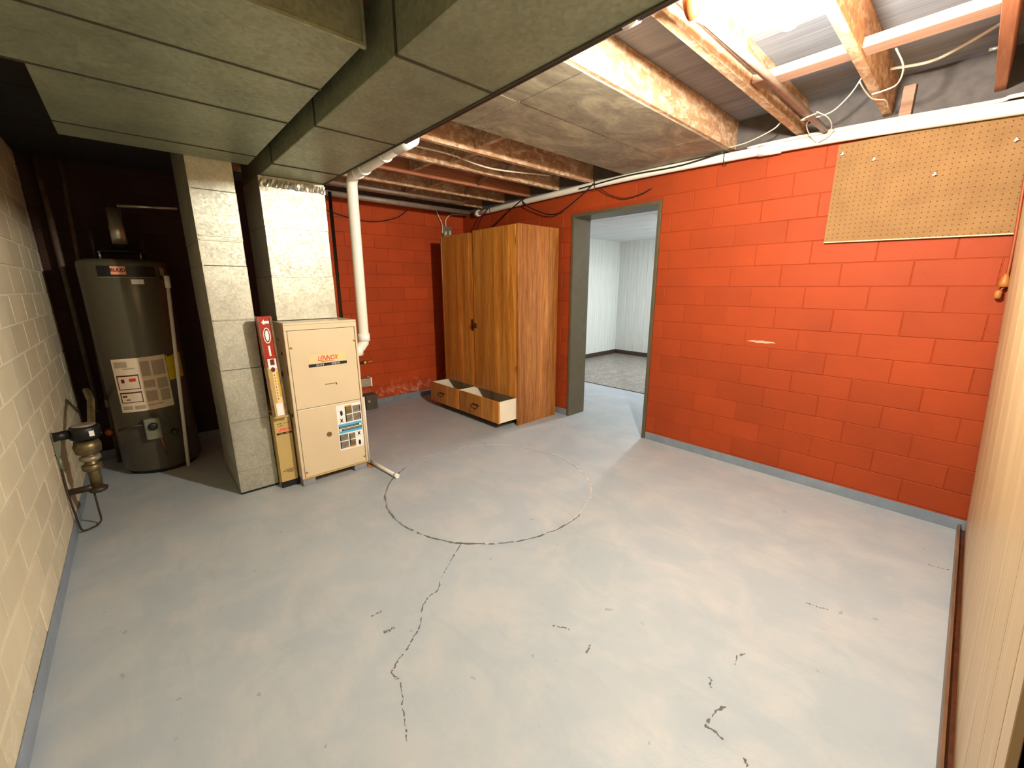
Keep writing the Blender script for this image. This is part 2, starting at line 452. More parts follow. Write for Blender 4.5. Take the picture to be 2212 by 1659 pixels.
# round filled pit in the slab
cx, cy, cr = -2.09, 1.67, 0.71
m = MB(); seg = 72
ring = [(cx + cr * math.cos(2 * PI * i / seg) * (1 + random.uniform(-.006, .006)), cy + cr * math.sin(2 * PI * i / seg) * (1 + random.uniform(-.006, .006)), 0) for i in range(seg)]
top = [(cx + (x - cx) * 0.985, cy + (y - cy) * 0.985, 0.003) for x, y, z in ring]
m.add(ring + top, [tuple(range(seg, 2 * seg))] + [(i, (i + 1) % seg, seg + (i + 1) % seg, seg + i) for i in range(seg)])
m.build('round_patch', M['patch'], fl)
def ribbon(pts, w0, jitter, z=0.0012, n=7, keep=0.86):
    P_ = smooth_path([(x, y, 0) for x, y in pts], n); a = []
    drift = 0.0
    for i, p in enumerate(P_):
        t = (P_[min(i + 1, len(P_) - 1)] - P_[max(i - 1, 0)]).normalized(); nn = Vector((-t.y, t.x, 0))
        drift = drift * 0.6 + random.uniform(-jitter, jitter)
        q = p + nn * drift; ww = w0 * random.choice((0.15, 0.3, 0.5, 0.8, 1.0)) * 0.5
        a.append((q + nn * ww, q - nn * ww))
    m_ = MB(); k = len(a)
    v = [(p.x, p.y, z) for p, _ in a] + [(q.x, q.y, z) for _, q in a] + [(p.x, p.y, z - 0.0008) for p, _ in a] + [(q.x, q.y, z - 0.0008) for _, q in a]
    f = []
    for i in range(k - 1):
        if random.random() > keep: continue
        f += [(i, i + 1, k + i + 1, k + i), (2 * k + i, 3 * k + i, 3 * k + i + 1, 2 * k + i + 1), (i, 2 * k + i, 2 * k + i + 1, i + 1), (k + i, k + i + 1, 3 * k + i + 1, 3 * k + i)]
    return m_.add(v, f)
def circ(a0, a1, n=40, r=cr): return [(cx + r * math.cos(math.radians(a0 + (a1 - a0) * i / n)), cy + r * math.sin(math.radians(a0 + (a1 - a0) * i / n))) for i in range(n + 1)]
# dark joint on the near side of the patch, pale cement on the far side
ribbon(circ(205, 372), 0.010, 0.003, 0.0042, 3, 0.85).build('joint_crack', M['crack'], fl)
ribbon(circ(30, 200), 0.016, 0.004, 0.004, 3, 0.9).build('cement_joint', M['palecement'], fl)

# ceiling: subfloor with joists
ce = B(XF - 0.3, 0.9, YL - 0.3, YD + 0.12, 2.465, 2.50).build('ceiling', M['subfloor']); tag(ce, 'dark wooden subfloor above open joists', 'ceiling', kind='structure')
JX = [-0.495 - 0.41 * k for k in range(-2, 11)]
for i, x in enumerate(JX):
    mt = M['joistred'] if i in (1, 9) else M['joist']
    B(x - 0.02, x + 0.02, YL - 0.05, YD + 0.11, ZC, 2.464).build('joist', mt, ce, 0.002, seg=1)
# flat bridging between joists
for a, b, y in [(-0.90, -0.495, 2.38), (-0.495, -0.085, 2.385)]:
    B(a + 0.02, b - 0.02, y - 0.045, y + 0.045, ZC + 0.012, ZC + 0.05).build('bridging', M['pine'], ce, 0.002)
for a, b, y in [(-2.545, -2.135, 1.95), (-2.955, -2.545, 2.02), (-3.365, -2.955, 1.9), (-3.775, -3.365, 2.3), (-4.185, -3.775, 2.25)]:
    B(a + 0.02, b - 0.02, y - 0.02, y + 0.02, ZC + 0.02, 2.46).build('bridging', M['joist'], ce, 0.002)
# diagonal bridging pieces
for a, b, y in [(-2.955, -2.545, 2.55), (-3.365, -2.955, 2.6), (-3.775, -3.365, 2.75)]:
    MB().tube([(a + 0.02, y, ZC + 0.03), (b - 0.02, y, 2.45)], 0.022, 4).build('bridging', M['pine'], ce)
# sheets nailed under the joists
SH = [(-1.715, -1.315, 1.615, 2.83), (-1.715, -1.315, 2.834, 3.24), (-1.715, -1.315, 1.16, 1.611), (-2.15, -1.719, 1.60, 2.85), (-2.15, -1.719, 2.854, 3.24), (-2.15, -1.719, 1.16, 1.596)]
for a, b, c, d in SH:
    B(a, b, c, d, ZC - 0.0075 - random.uniform(0, .002), ZC - 0.0005).build('ceiling_sheet', M['sheet'], ce, 0.001, seg=1)

# made-up black boards standing in for shade by cream wall and over heater
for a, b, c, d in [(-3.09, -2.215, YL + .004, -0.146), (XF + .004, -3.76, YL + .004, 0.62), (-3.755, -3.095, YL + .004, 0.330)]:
    B(a, b, c, d, 2.262, ZC - .001).build('added_shade_board', M['shadefill'], ce)

B(-0.445, -0.395, YD - 0.035, YD + 0.009, ZC - .03, 2.40).build('nailing_block', M['pine'], ce, 0.002)
for y_, z_ in ((2.48, 2.33), (2.86, 2.33)): MB().tube([(-0.106, y_, z_), (-0.135, y_ + .004, z_ + .004)], .006, 8).build('bolt', M['steel'], ce)

# wall_right: the red wall with the doorway
DX0, DX1, DZ = -2.745, -1.815, 2.035
WT = 2.225                                         # top of the masonry
m = MB(); m.box(XF - 0.3, DX0, YD + 0.0028, YD + 0.24, 0, WT); m.box(DX1, 0.9, YD + 0.0028, YD + 0.24, 0, WT); m.box(DX0, DX1, YD + 0.0028, YD + 0.24, DZ, WT)
wr = m.build('wall_right', M['redmortar']); tag(wr, 'red painted block wall with doorway', 'wall', kind='structure')
block_wall(wr, '-Y', YD, XF, 0.2, WT, 0.21557, (0.2225, 0.0685), M['red'], 0.0032, [(DX0, DX1, DZ)])
B(XF - .3, 0.9, YD + 0.01, YD + 0.22, WT, 2.465).build('sill_plate', M['rim'], wr)
# gray paint skirting, split by the doorway
bb = B(DX1 + 0.005, 0.25, YD - 0.006, YD, 0, 0.066).build('baseboard_right', M['greypaint'], None, 0.002); tag(bb, 'grey painted band along foot of red wall', 'baseboard', kind='structure')
B(XF, DX0 - 0.005, YD - 0.006, YD, 0, 0.066).build('baseboard_strip', M['greypaint'], bb, 0.002)
# scuffs on the wall
def scuff(pts, wd):
    m_ = MB(); k = len(pts)
    up = [(x, YD - 0.0016, z + wd * math.sin(PI * (i + .3) / k)) for i, (x, z) in enumerate(pts)]; lo = [(x, YD - 0.0016, z - wd * math.sin(PI * (i + .3) / k)) for i, (x, z) in enumerate(pts)]
    poly = up + lo[::-1]; m_.prism(poly, (0, 0.001, 0)); return m_
scuff([(-1.06 + .02 * i, 0.968 + .0015 * (i % 3)) for i in range(10)], 0.008).build('paint_scuff', M['scuff'], wr)

# wall_back: far red wall
wb = B(XF - 0.24, XF - 0.0028, 1.30, YD + 0.2, 0, ZC).build('wall_back', M['redmortar']); tag(wb, 'far red block wall behind furnace', 'wall', kind='structure')
block_wall(wb, 'X', XF, 1.30, YD, 2.25, 0.21557, (0.12, 0.28), M['redfar'], 0.0026)
block_wall(wb, 'X', XF, YL, 1.30, 2.25, 0.21557, (0.12, 0.28), M['shadeblock'], 0.004)  # same far wall, with the corner's shade painted into the block colour
B(XF, XF + 0.006, YL, YD, 0, 0.07).build('baseboard_back', M['greypaint'], None, 0.002); tag(bpy.data.objects['baseboard_back'], 'grey painted band along foot of far wall', 'baseboard', kind='structure')
B(XF - 0.24, XF - 0.004, YL - 0.3, 1.30, 0, ZC).build('shade_dark_core', M['shadeblock'], wb)
B(XF - .24, XF + 0.02, 1.30, YD, 2.25, ZC).build('top_plate', M['joist'], wb)
B(XF - .24, XF - .02, YL - .3, YD, ZC, 2.465).build('rim_board', M['rim'], wb)

# wall_left: cream block wall
wl = B(XF - 0.24, 0.9, YL - 0.2, YL - 0.004, 0, ZC).build('wall_left', M['creammortar']); tag(wl, 'cream painted block wall on the left', 'wall', kind='structure')
block_wall(wl, 'Y', YL, XF, 0.6, ZC, 0.1935, (0.10, 0.2625), M['cream'], 0.011)
B(XF - .24, .9, YL - .2, YL - .02, ZC, 2.465).build('sill_plate', M['rim'], wl)
b2 = B(XF, 0.6, YL, YL + 0.006, 0, 0.075).build('baseboard_left', M['greypaint'], None, 0.002); tag(b2, 'blue grey painted band along foot of cream wall', 'baseboard', kind='structure')

# wall_front: blond panelling beside the camera, leaning a little into the room
wf = B(0.262, 0.30, 0.80, YD, 0, ZC).build('wall_front', M['casing']); tag(wf, 'partition wall clad with blond grooved panelling', 'wall', kind='structure')
edges = [0.850, 0.935, 1.105, 1.30, 1.60, 1.90, 2.20, 2.50, 2.80, 3.05, 3.262]
for a, b in zip(edges[:-1], edges[1:]):
    def px(z): return 0.187 - 0.062 * (z - 0.05)
    MB().prism([(px(0.012), a + .0015, 0.012), (px(2.27), a + .0015, 2.27), (px(2.27) + .012, a + .0015, 2.27), (px(.012) + .012, a + .0015, .012)], (0, b - a - .003, 0)).build('panel', M['panel'], wf, 0.0012, seg=1)
m = MB(); m.prism([(0.157, 0.87, 0), (0.157, 0.87, 0.03), (0.160, 0.87, 0.040), (0.167, 0.87, 0.044), (0.167, 0.87, 0)], (0, YD - 0.88, 0))
bf = m.build('baseboard_front', M['trim']); B(0.1675, 0.262, 0.87, YD - .01, 0, 0.010).build('gap_shade_strip', M['casing'], bf); tag(bf, 'brown base moulding in front of panelling', 'baseboard', kind='structure')  # dark strip added to paint shade into the gap behind the moulding
B(0.168, 0.30, 0.74, 0.845, 0, 2.27).build('trim_1', M['casing'], None, 0.004); tag(bpy.data.objects['trim_1'], 'dark stained door casing at edge of panelling', 'trim', kind='structure')
# the wall behind the viewpoint
wn = B(0.70, 0.90, YL - 0.2, 0.9, 0, ZC).build('wall_near', M['creammortar']); tag(wn, 'plain wall behind the viewpoint', 'wall', kind='structure')
B(0.30, 0.70, 0.80, 0.9, 0, ZC).build('wall_return', M['creammortar'], wn)

# door frame of the doorway
m = MB()
dj = B(DX0 - 0.0, DX0 + 0.03, YD - 0.012, YD + 0.25, 0, DZ).build('door_1', M['frame'], None, 0.003); tag(dj, 'dark olive painted doorway lining in red wall', 'doorway', kind='structure')
B(DX1 - 0.03, DX1, YD - 0.012, YD + 0.25, 0, DZ).build('jamb', M['frame'], dj, 0.003)
B(DX0 + 0.03, DX1 - 0.03, YD - 0.012, YD + 0.25, DZ - 0.03, DZ).build('head', M['frame'], dj, 0.003)

# ---- the room beyond
f2 = B(-5.1, -0.6, 4.72, 7.5, -0.12, 0.004).build('floor_beyond', M['vinyl']); tag(f2, 'mottled grey vinyl floor beyond doorway', 'floor', kind='structure')
B(-5.1, -0.6, 4.705, 4.72, 0, 0.006).build('threshold_strip', M['iron'], f2)
RX, RY, RZ = -4.84, 7.28, 2.2
w3 = B(RX - 0.1, RX, YD + 0.24, RY + 0.1, 0, RZ).build('wall_beyond_left', M['wwall']); tag(w3, 'white panelled wall seen through doorway', 'wall', kind='structure')
y = YD + 0.25
while y < RY - 0.02:
    wd = 0.203; B(RX, RX + 0.006, y + 0.002, min(y + wd, RY) - 0.002, 0, RZ).build('panel', M['wwall'], w3, 0.0015, seg=1); y += wd
w4 = B(RX - 0.1, -0.6, RY, RY + 0.1, 0, RZ).build('wall_beyond_back', M['wwall']); tag(w4, 'pale panelled end wall seen through doorway', 'wall', kind='structure')
x = RX + 0.006
while x < -0.7:
    wd = 0.203; B(x + 0.002, min(x + wd, -.6) - 0.002, RY - 0.006, RY, 0, RZ).build('panel', M['wwall'], w4, 0.0015, seg=1); x += wd
w5 = B(-0.7, -0.6, YD + .24, RY, 0, RZ).build('wall_beyond_right', M['wwall']); tag(w5, 'white wall of the room beyond', 'wall', kind='structure')
b3 = B(RX + 0.006, RX + 0.012, 4.72, RY - 0.012, 0.004, 0.085).build('baseboard_beyond', M['wbase'], None, 0.002); tag(b3, 'dark brown base strip in room beyond', 'baseboard', kind='structure')
B(RX + .012, -0.7, RY - 0.012, RY - 0.006, 0.004, 0.085).build('baseboard_end', M['wbase'], b3, 0.002)
c2 = B(RX - .1, -0.6, YD + .24, RY + .1, RZ + 0.012, RZ + 0.05).build('ceiling_beyond', M['wceil']); tag(c2, 'white tiled ceiling of room beyond', 'ceiling', kind='structure')
x = RX
tile = {}
while x < -0.75:
    y = YD + 0.25
    while y < RY - .02:
        B(x + 0.003, min(x + 0.405, -.7) - 0.003, y + 0.003, min(y + 0.405, RY) - 0.003, RZ - random.uniform(0, .003), RZ + 0.012).build('ceiling_tile', M['wceil'], c2, 0.003, seg=1)
        y += 0.405
    x += 0.405
# ceiling luminaire of that room (hidden from here by the wall)
lt = thing('ceiling_light', (-2.5, 6.0, RZ - 0.08), 'white ceiling light of the room beyond the doorway', 'light')
B(-2.65, -2.35, 5.70, 6.30, RZ - 0.03, RZ - 0.005).build('housing', M['porcelain'], lt, 0.004)
A_ = 0.26 * 0.56
B(-2.63, -2.37, 5.72, 6.28, RZ - 0.075, RZ - 0.031).build('diffuser', emit('cool_diffuser', TUBE_C, TUBE_W / (PI * (A_ + 2 * .044 * .82))), lt, 0.004)

# ================================================================== LAMP
lp = thing('bulb_lampholder', (BULB.x, BULB.y, ZC), 'glaring bare bulb in a porcelain holder under the joists', 'lamp')
bz = BULB.z
MB().lathe([(0.055, 2.279), (0.055, 2.262), (0.042, 2.25), (0.03, 2.235), (0.027, 2.19), (0.022, 2.19)], (BULB.x, BULB.y, 0), 28).build('holder', M['porcelain'], lp)
MB().lathe([(0.0135, 2.19), (0.0135, bz + 0.052)], (BULB.x, BULB.y, 0), 16).build('cap', M['brass'], lp)
prof = [(0.013, bz + 0.052), (0.016, bz + 0.042), (0.024, bz + 0.026)] + [(0.031 * math.cos(a), bz + 0.031 * math.sin(a)) for a in [0.45, 0.2, -0.1, -0.4, -0.7, -1.0, -1.25, -1.45, -1.56]]
MB().lathe(prof, (BULB.x, BULB.y, 0), 20).build('bulb', emit('lit_bulb', BULB_C, BULB_W / (PI * 0.0135)), lp)

# ================================================================== DUCTS
def duct(name, label, x0, x1, y0, y1, z0, z1, seams, mat, seam_mat, near_cap=False):
    t = thing(name, ((x0 + x1) / 2, (y0 + y1) / 2, z0), label, 'duct')
    xs = [x0] + seams + [x1]
    for a, b in zip(xs[:-1], xs[1:]):
        B(a + 0.001, b - 0.001, y0, y1, z0 + random.uniform(0, .0015), z1).build('duct_section', mat, t, 0.003, seg=1)
    for s in seams:
        B(s - 0.006, s + 0.006, y0 - 0.002, y1 + 0.002, z0 - 0.0025, z0 + 0.004).build('seam_cleat', seam_mat, t, 0.001, seg=1)
        B(s - 0.006, s + 0.006, y0 - 0.003, y0 + 0.002, z0 + .004, z1).build('seam_cleat', seam_mat, t)
    return t
dl = thing('return_duct', (-2.2, 0.2, 2.08), 'wide flat sheet metal duct along the cream wall with cross seams', 'duct')
for a, b, y0 in [(-3.09, -2.861, -0.142), (-2.859, -2.211, -0.142), (-2.209, -1.776, -0.425), (-1.774, -1.385, -0.425)]:
    B(a, b, y0, 0.645, 2.08 + random.uniform(0, .0015), 2.272).build('duct_section', M['galvdull'], dl, 0.003, seg=1)
for s_, y0 in [(-2.86, -.142), (-2.21, -.425), (-1.775, -.425)]:
    B(s_ - 0.005, s_ + 0.005, y0, 0.647, 2.0775, 2.084).build('seam_cleat', M['seamdark'], dl, 0.001, seg=1)
m = MB(); m.box(-1.392, -1.377, -0.425, 0.652, 2.072, 2.086); m.box(-1.392, -1.377, 0.642, 0.652, 2.086, 2.272)
m.build('end_flange', M['galvdull'], dl, 0.002)
dr = duct('supply_duct', 'long sheet metal trunk duct running overhead beside dark iron pipe', -3.66, 0.20, 0.715, 1.10, 2.05, 2.262, [-2.83, -2.07, -1.31, -0.55], M['galvdull'], M['seamdark'])
B(-3.66, 0.20, 1.094, 1.103, 2.046, 2.062).build('edge_lip', M['seamdark'], dr)

def riser(name, label, x0, x1, y0, y1, z0, z1, seams, beads):
    t = thing(name, ((x0 + x1) / 2, (y0 + y1) / 2, z0), label, 'duct')
    zs = [z0] + seams + [z1]
    for i, (a, b) in enumerate(zip(zs[:-1], zs[1:])):
        e = 0.0015 * (i % 2)
        B(x0 + e, x1 - e, y0 + e, y1 - e, a + 0.0008, b - 0.0008).build('duct_section', M['galv'], t, 0.002, seg=1)
    for s in beads:
        B(x1 - 0.002, x1 + 0.004, y0 + .002, y1 - .002, s - 0.004, s + 0.004).build('seam_bead', M['seam'], t, 0.001, seg=1)
    return t
rt = riser('return_drop', 'narrow galvanized return drop standing left of the furnace', -3.75, -3.09, 0.334, 0.562, 0.012, 2.272, [0.165, 0.504, 0.85, 1.163, 1.489, 1.635, 1.914], [0.165, 1.163, 1.635, 1.66])
B(-3.75, -3.092, 0.336, 0.56, 0.0, 0.012).build('base_gasket', M['black'], rt)
B(-3.092, -3.086, 0.334, 0.342, 0.165, 2.08).build('corner_fold', M['seam'], rt)
pl = riser('supply_plenum', 'galvanized supply plenum rising from furnace top to the trunk duct', -3.60, -3.14, 0.70, 1.10, 1.140, 2.05, [1.43, 1.745], [1.43, 1.745])
# crumpled foil along the top joint
m = MB(); n = 40; v = []
for j in range(3):
    for i in range(n + 1):
        v.append((-3.134 + random.uniform(0, .010), 0.70 + 0.40 * i / n, 1.985 + 0.022 * j + random.uniform(-.004, .004)))
f = [(j * (n + 1) + i, j * (n + 1) + i + 1, (j + 1) * (n + 1) + i + 1, (j + 1) * (n + 1) + i) for j in range(2) for i in range(n)]
m.add(v, f)
o_ = m.build('foil_tape', M['steel'], pl); sm = o_.modifiers.new('thick', 'SOLIDIFY'); sm.thickness = 0.001

# ================================================================== FURNACE
FX = -2.93
fu = thing('gas_furnace', (-3.3, 0.915, 0), 'tan upright gas furnace with red and black nameplate and white sticker', 'furnace')
m = MB(); m.box(-3.66, FX - 0.012, 0.682, 0.690, 0.052, 1.125); m.box(-3.66, FX - .012, 1.141, 1.149, 0.052, 1.125); m.box(-3.66, -3.652, .69, 1.141, .052, 1.125)
m.build('cabinet_side', M['tan'], fu)
B(-3.66, FX + 0.003, 0.680, 1.151, 1.122, 1.137).build('top_panel', M['tan'], fu, 0.003)
B(FX - 0.012, FX + 0.003, 0.680, 1.151, 1.088, 1.1215).build('top_rail', M['tan'], fu, 0.002)
B(FX - 0.012, FX + 0.002, 0.680, 0.697, 0.052, 1.087).build('side_rail', M['tan'], fu, 0.002)
B(FX - 0.012, FX + 0.002, 1.137, 1.151, 0.052, 1.087).build('side_rail', M['tan'], fu, 0.002)
B(-3.60, FX - 0.013, 0.695, 1.136, 0.052, 1.12).build('inner_casing', M['tandark'], fu)
ud = B(FX - 0.010, FX, 0.700, 1.134, 0.5545, 1.085).build('upper_door', M['tan'], fu, 0.003)
ld = B(FX - 0.010, FX, 0.700, 1.134, 0.060, 0.5515).build('lower_door', M['tan'], fu, 0.003)
B(FX - 0.011, FX + 0.004, 0.684, 1.149, 0.050, 0.059).build('bottom_rail', M['gold'], fu, 0.001)
# nameplate
FP = FX + 0.0002
plate_x('nameplate', M['peach'], fu, FP, 0.808, 1.055, 0.862, 0.915)
plate_x('name_bar', M['black'], fu, FP, 0.806, 1.061, 0.833, 0.853)
text_x('lettering', 'LENNOX', 0.047, M['redprint'], fu, FP + 0.0022, 0.932, 0.886, 0.35, 0.0006, 0.95, 0, 0.72)
plate_x('underline', M['redprint'], fu, FP + 0.0012, 0.885, 0.975, 0.8635, 0.8675, 0.0008)
for wd_, yy in (('ELITE', 0.8795), ('SERIES', 0.9845)): text_x('lettering', wd_, 0.0145, M['white'], fu, FP + 0.002, yy, 0.8432, 0, 0.0004, 1.7, 0, 0.88)
# recessed finger pull
plate_x('finger_pull', M['tandark'], fu, FP, 0.897, 0.978, 0.700, 0.7045); plate_x('finger_pull', M['tandark'], fu, FP, 0.970, 0.978, 0.690, 0.7045)
# sight hole, screws
MB().lathe([(0.018, FX - .001), (0.018, FX + 0.002), (0.014, FX + 0.0025), (0.013, FX + 0.0006)], (0, 0.888, 0.338), 20, 'X').build('sight_hole', M['tandark'], fu)
for yy, zz in [(0.711, 0.975), (1.128, 0.99), (0.711, 0.098), (1.126, 0.10)]:
    MB().lathe([(0.008, FX), (0.008, FX + .003), (0.004, FX + .005)], (0, yy, zz), 12, 'X').build('screw', M['brass'], fu)
# sticker with diagrams
sy0, sy1, sz0, sz1 = 0.952, 1.131, 0.192, 0.535
st = plate_x('sticker', M['white'], fu, FP, sy0, sy1, sz0, sz1, 0.001)
def sp(name, mat, u0, u1, v0, v1, lay=1):
    plate_x(name, mat, st, FP + 0.001 * lay, sy0 + (sy1 - sy0) * u0, sy0 + (sy1 - sy0) * u1, sz1 - (sz1 - sz0) * v1, sz1 - (sz1 - sz0) * v0, 0.0008)
for (a, b, c, d, mt) in [(.34, .62, .05, .22, 'photo2'), (.65, .97, .06, .21, 'photo'), (.34, .62, .24, .39, 'photo'), (.65, .97, .23, .39, 'photo'),
                         (.03, .37, .65, .79, 'photo'), (.41, .66, .66, .79, 'photo'), (.03, .37, .81, .96, 'photo'), (.41, .66, .81, .95, 'photo2')]:
    sp('diagram', M[mt], a, b, c, d)
for a, b, c, d in [(.34, .38, .05, .39), (.93, .97, .08, .2), (.93, .97, .26, .38), (.03, .07, .66, .79), (.41, .45, .66, .95), (.03, .07, .82, .96)]: sp('diagram_edge', M['black'], a, b, c, d, 2)
sp('orange_strip', M['orangep'], .34, .62, .03, .055, 2); sp('orange_strip', M['orangep'], .41, .66, .945, .97, 2)
sp('blue_band', M['bluep'], .03, .97, .42, .47); sp('dark_band', M['navy'], .03, .97, .47, .515); sp('dark_band', M['navy'], .03, .97, .53, .575); sp('blue_band', M['bluep'], .03, .97, .575, .625)
sp('bar', M['photo'], .08, .80, .485, .507, 2); sp('bar', M['photo'], .2, .94, .537, .562, 2); sp('dot', M['white'], .86, .95, .475, .51, 2); sp('dot', M['white'], .05, .14, .535, .57, 2)
def icon(u, v, pts):
    poly = [(FP + 0.001, sy0 + (sy1 - sy0) * (u + a), sz1 - (sz1 - sz0) * (v + b)) for a, b in pts]
    MB().prism(poly, (0.0008, 0, 0)).build('pictogram', M['black'], st)
drop_ = [(0.05 * math.cos(k * PI / 5), 0.05 * math.sin(k * PI / 5) + (0.02 if k < 5 else 0)) for k in range(10)]
icon(.19, .17, drop_); icon(.82, .90, drop_); icon(.08, .12, [(0, -.01), (.06, .03), (.06, .035), (0, -.004)]); icon(.9, .95, [(0, -.01), (.06, .02), (.06, .026), (0, -.004)])
star = [(-.06, -.05), (0, -.02), (.06, -.05), (.03, 0), (.07, .05), (0, .02), (-.07, .05), (-.03, 0)]
icon(.17, .34, star); icon(.82, .70, star)
# knock-outs on the left side, feet
for xx, zz, r in [(-3.05, 0.93, .014), (-3.12, 0.78, .022), (-2.985, 0.51, .016), (-3.10, 1.02, .01)]:
    MB().lathe([(r, 0.6805), (r, 0.6822)], (xx, 0, zz), 16, 'Y').build('knockout', M['darkhole'], fu)
B(-2.965, -2.955, 0.6808, 0.6822, 0.79, 0.86).build('side_slot', M['darkhole'], fu)
for a, b in [(0.681, 0.765), (1.045, 1.14)]:
    B(-3.15, -2.935, a, b, 0, 0.0515).build('pad_block', M['concrete'], fu, 0.004)
    B(-3.62, -3.45, a, b, 0, 0.0515).build('pad_block', M['concrete'], fu, 0.004)

# filter cabinet between drop and furnace
fc = thing('filter_cabinet', (-3.3, 0.62, 0.03), 'slim gold filter cabinet wedged between return drop and furnace', 'cabinet')
B(-3.70, -3.035, 0.566, 0.676, 0.0, 0.515).build('housing', M['gold'], fc, 0.002)
B(-3.034, -3.010, 0.567, 0.672, 0.040, 0.515).build('door', M['gold'], fc, 0.003)
B(-3.034, -3.006, 0.566, 0.674, 0.0, 0.038).build('plinth', M['black'], fc)
GP = -3.0098
plate_x('nameplate', M['salmon'], fc, GP, 0.58, 0.663, 0.405, 0.432, 0.001); plate_x('name_bar', M['black'], fc, GP, 0.576, 0.669, 0.385, 0.398, 0.001)
text_x('lettering', 'LENNOX', 0.027, M['redprint'], fc, GP + 0.0018, 0.625, 0.4185, 0.35, 0.0003, 1, 0, 0.7)
for wd_, yy in (('ELITE', 0.604), ('SERIES', 0.645)): text_x('lettering', wd_, 0.008, M['salmon'], fc, GP + 0.0018, yy, 0.3915, 0, 0.0002, 1.35, 0, 0.85)
for i, (yy, zz, wd) in enumerate([(0.60, 0.463, .03), (0.645, 0.462, .035), (0.605, 0.447, .03), (0.625, 0.128, .06), (0.62, 0.117, .075), (0.63, 0.106, .035)]):
    m = MB(); k = max(3, int(wd / .006))
    for j in range(k):
        yb = yy - wd / 2 + wd * j / k; zt = 0.004 * random.uniform(.5, 1.2); m.box(GP, GP + .0006, yb, yb + wd / k * .65, zz - zt, zz + zt * random.uniform(.2, 1))
    m.build('small_print', M['iron'], fc)

# packaged filter standing on the cabinet
pk = thing('filter_package', (-2.99, 0.605, 0.515), 'tall narrow red and gold package standing on the slim gold cabinet', 'package')
def pkx(z): return (z - 0.515) * -0.030    # leans towards the drop
def pbox(x0, x1, y0, y1, z0, z1):
    return MB().prism([(x0, y0 + pkx(z0), z0), (x0, y1 + pkx(z0), z0), (x0, y1 + pkx(z1), z1), (x0, y0 + pkx(z1), z1)], (x1 - x0, 0, 0))
pbox(-3.00, -2.955, 0.566, 0.650, 0.517, 0.86).build('carton', M['gold'], pk, 0.003)
pbox(-3.00, -2.955, 0.566, 0.650, 0.861, 1.185).build('carton_top', M['packred'], pk, 0.003)
pbox(-2.955, -2.950, 0.567, 0.576, 0.53, 1.18).build('edge_flap', M['trim'], pk); pbox(-2.955, -2.950, 0.636, 0.648, 0.53, 1.18).build('edge_flap', M['trim'], pk)
QX = -2.9548
def pq(name, mat, y0, y1, z0, z1, lay=0): pbox(QX + lay * .0008, QX + lay * .0008 + .0008, y0, y1, z0, z1).build(name, mat, pk)
MB().prism([(QX, pkx(1.145) + a, b) for a, b in [(0.588, 1.148), (0.603, 1.166), (0.603, 1.156), (0.63, 1.156), (0.63, 1.140), (0.603, 1.140), (0.603, 1.130)]], (.001, 0, 0)).build('arrow', M['white'], pk)
def ell(a, b, cz, lay, mat, nm): MB().prism([(QX + lay * .0008, 0.607 + pkx(cz) + a * math.cos(k * PI / 12), cz + b * math.sin(k * PI / 12)) for k in range(24)], (.0008, 0, 0)).build(nm, mat, pk)
ell(.020, .050, 1.065, 0, M['white'], 'oval_ring'); ell(.0155, .044, 1.065, 1, M['maroon'], 'oval_field'); ell(.010, .034, 1.065, 2, M['white'], 'oval_mark')
pq('word_mark', M['white'], 0.602, 0.613, 0.935, 1.0)
pq('picture', M['white'], 0.585, 0.632, 0.85, 0.915); pq('picture_spot', M['maroon'], 0.598, 0.622, 0.875, 0.912, 1); ell(.012, .016, 0.845, 1, M['maroon'], 'round_mark')
pq('light_stripe', M['peach'], 0.600, 0.630, 0.62, 0.845); pq('yellow_stripe', M['yellow'], 0.622, 0.630, 0.66, 0.83, 1)
pq('white_label', M['white'], 0.588, 0.628, 0.535, 0.62, 1)
for k in range(9): pq('small_print', M['trim'], 0.606 + .002 * (k % 2), 0.612, 0.645 + .02 * k, 0.653 + .02 * k, 2)

# vent pipe beside the furnace
pv = thing('vent_pipe', (-3.05, 1.245, 0.9), 'white plastic vent pipe rising beside the furnace and bending under the trunk duct', 'pipe')
r = 0.037
path = [(-3.05, 1.19, 0.90), (-3.05, 1.215, 0.915), (-3.05, 1.245, 0.95), (-3.05, 1.25, 1.0), (-3.03, 1.25, 2.02)] + arc((-2.96, 1.25, 2.035), 0.07, PI, PI / 2, 6, (1, 0, 0), (0, 0, 1)) + [(-2.9, 1.245, 2.107), (-2.10, 1.195, 2.11), (-2.06, 1.195, 2.14), (-2.05, 1.195, 2.27)]
MB().tube(path, r, 18).build('pipe', M['pvc'], pv)
for a, b in [((-3.05, 1.25, 0.965), (-3.05, 1.25, 1.02)), ((-3.05, 1.19, 0.86), (-3.05, 1.19, 0.93)), ((-2.80, 1.239, 2.107), (-2.765, 1.237, 2.107)), ((-2.45, 1.217, 2.109), (-2.42, 1.215, 2.109)), ((-2.26, 1.205, 2.11), (-2.08, 1.194, 2.11)), ((-2.915, 1.246, 2.107), (-2.885, 1.244, 2.107))]:
    MB().tube([a, b], r + 0.006, 18).build('coupling', M['pvcring'], pv)

# drain line from furnace
dp = thing('drain_pipe', (-2.9, 1.17, 0), 'thin cream drain pipe down furnace edge and out across the floor', 'pipe')
MB().tube([(-2.945, 1.163, 0.56), (-2.945, 1.163, 0.03)], 0.008, 10).build('downpipe', M['pvc'], dp)
MB().tube([(-3.05, 1.185, 0.02), (-2.60, 1.225, 0.018)], 0.0135, 12).build('outlet_pipe', M['pvc'], dp)
MB().tube([(-2.635, 1.222, 0.0185), (-2.60, 1.225, 0.0185)], 0.0165, 12).build('end_fitting', M['pvcring'], dp)

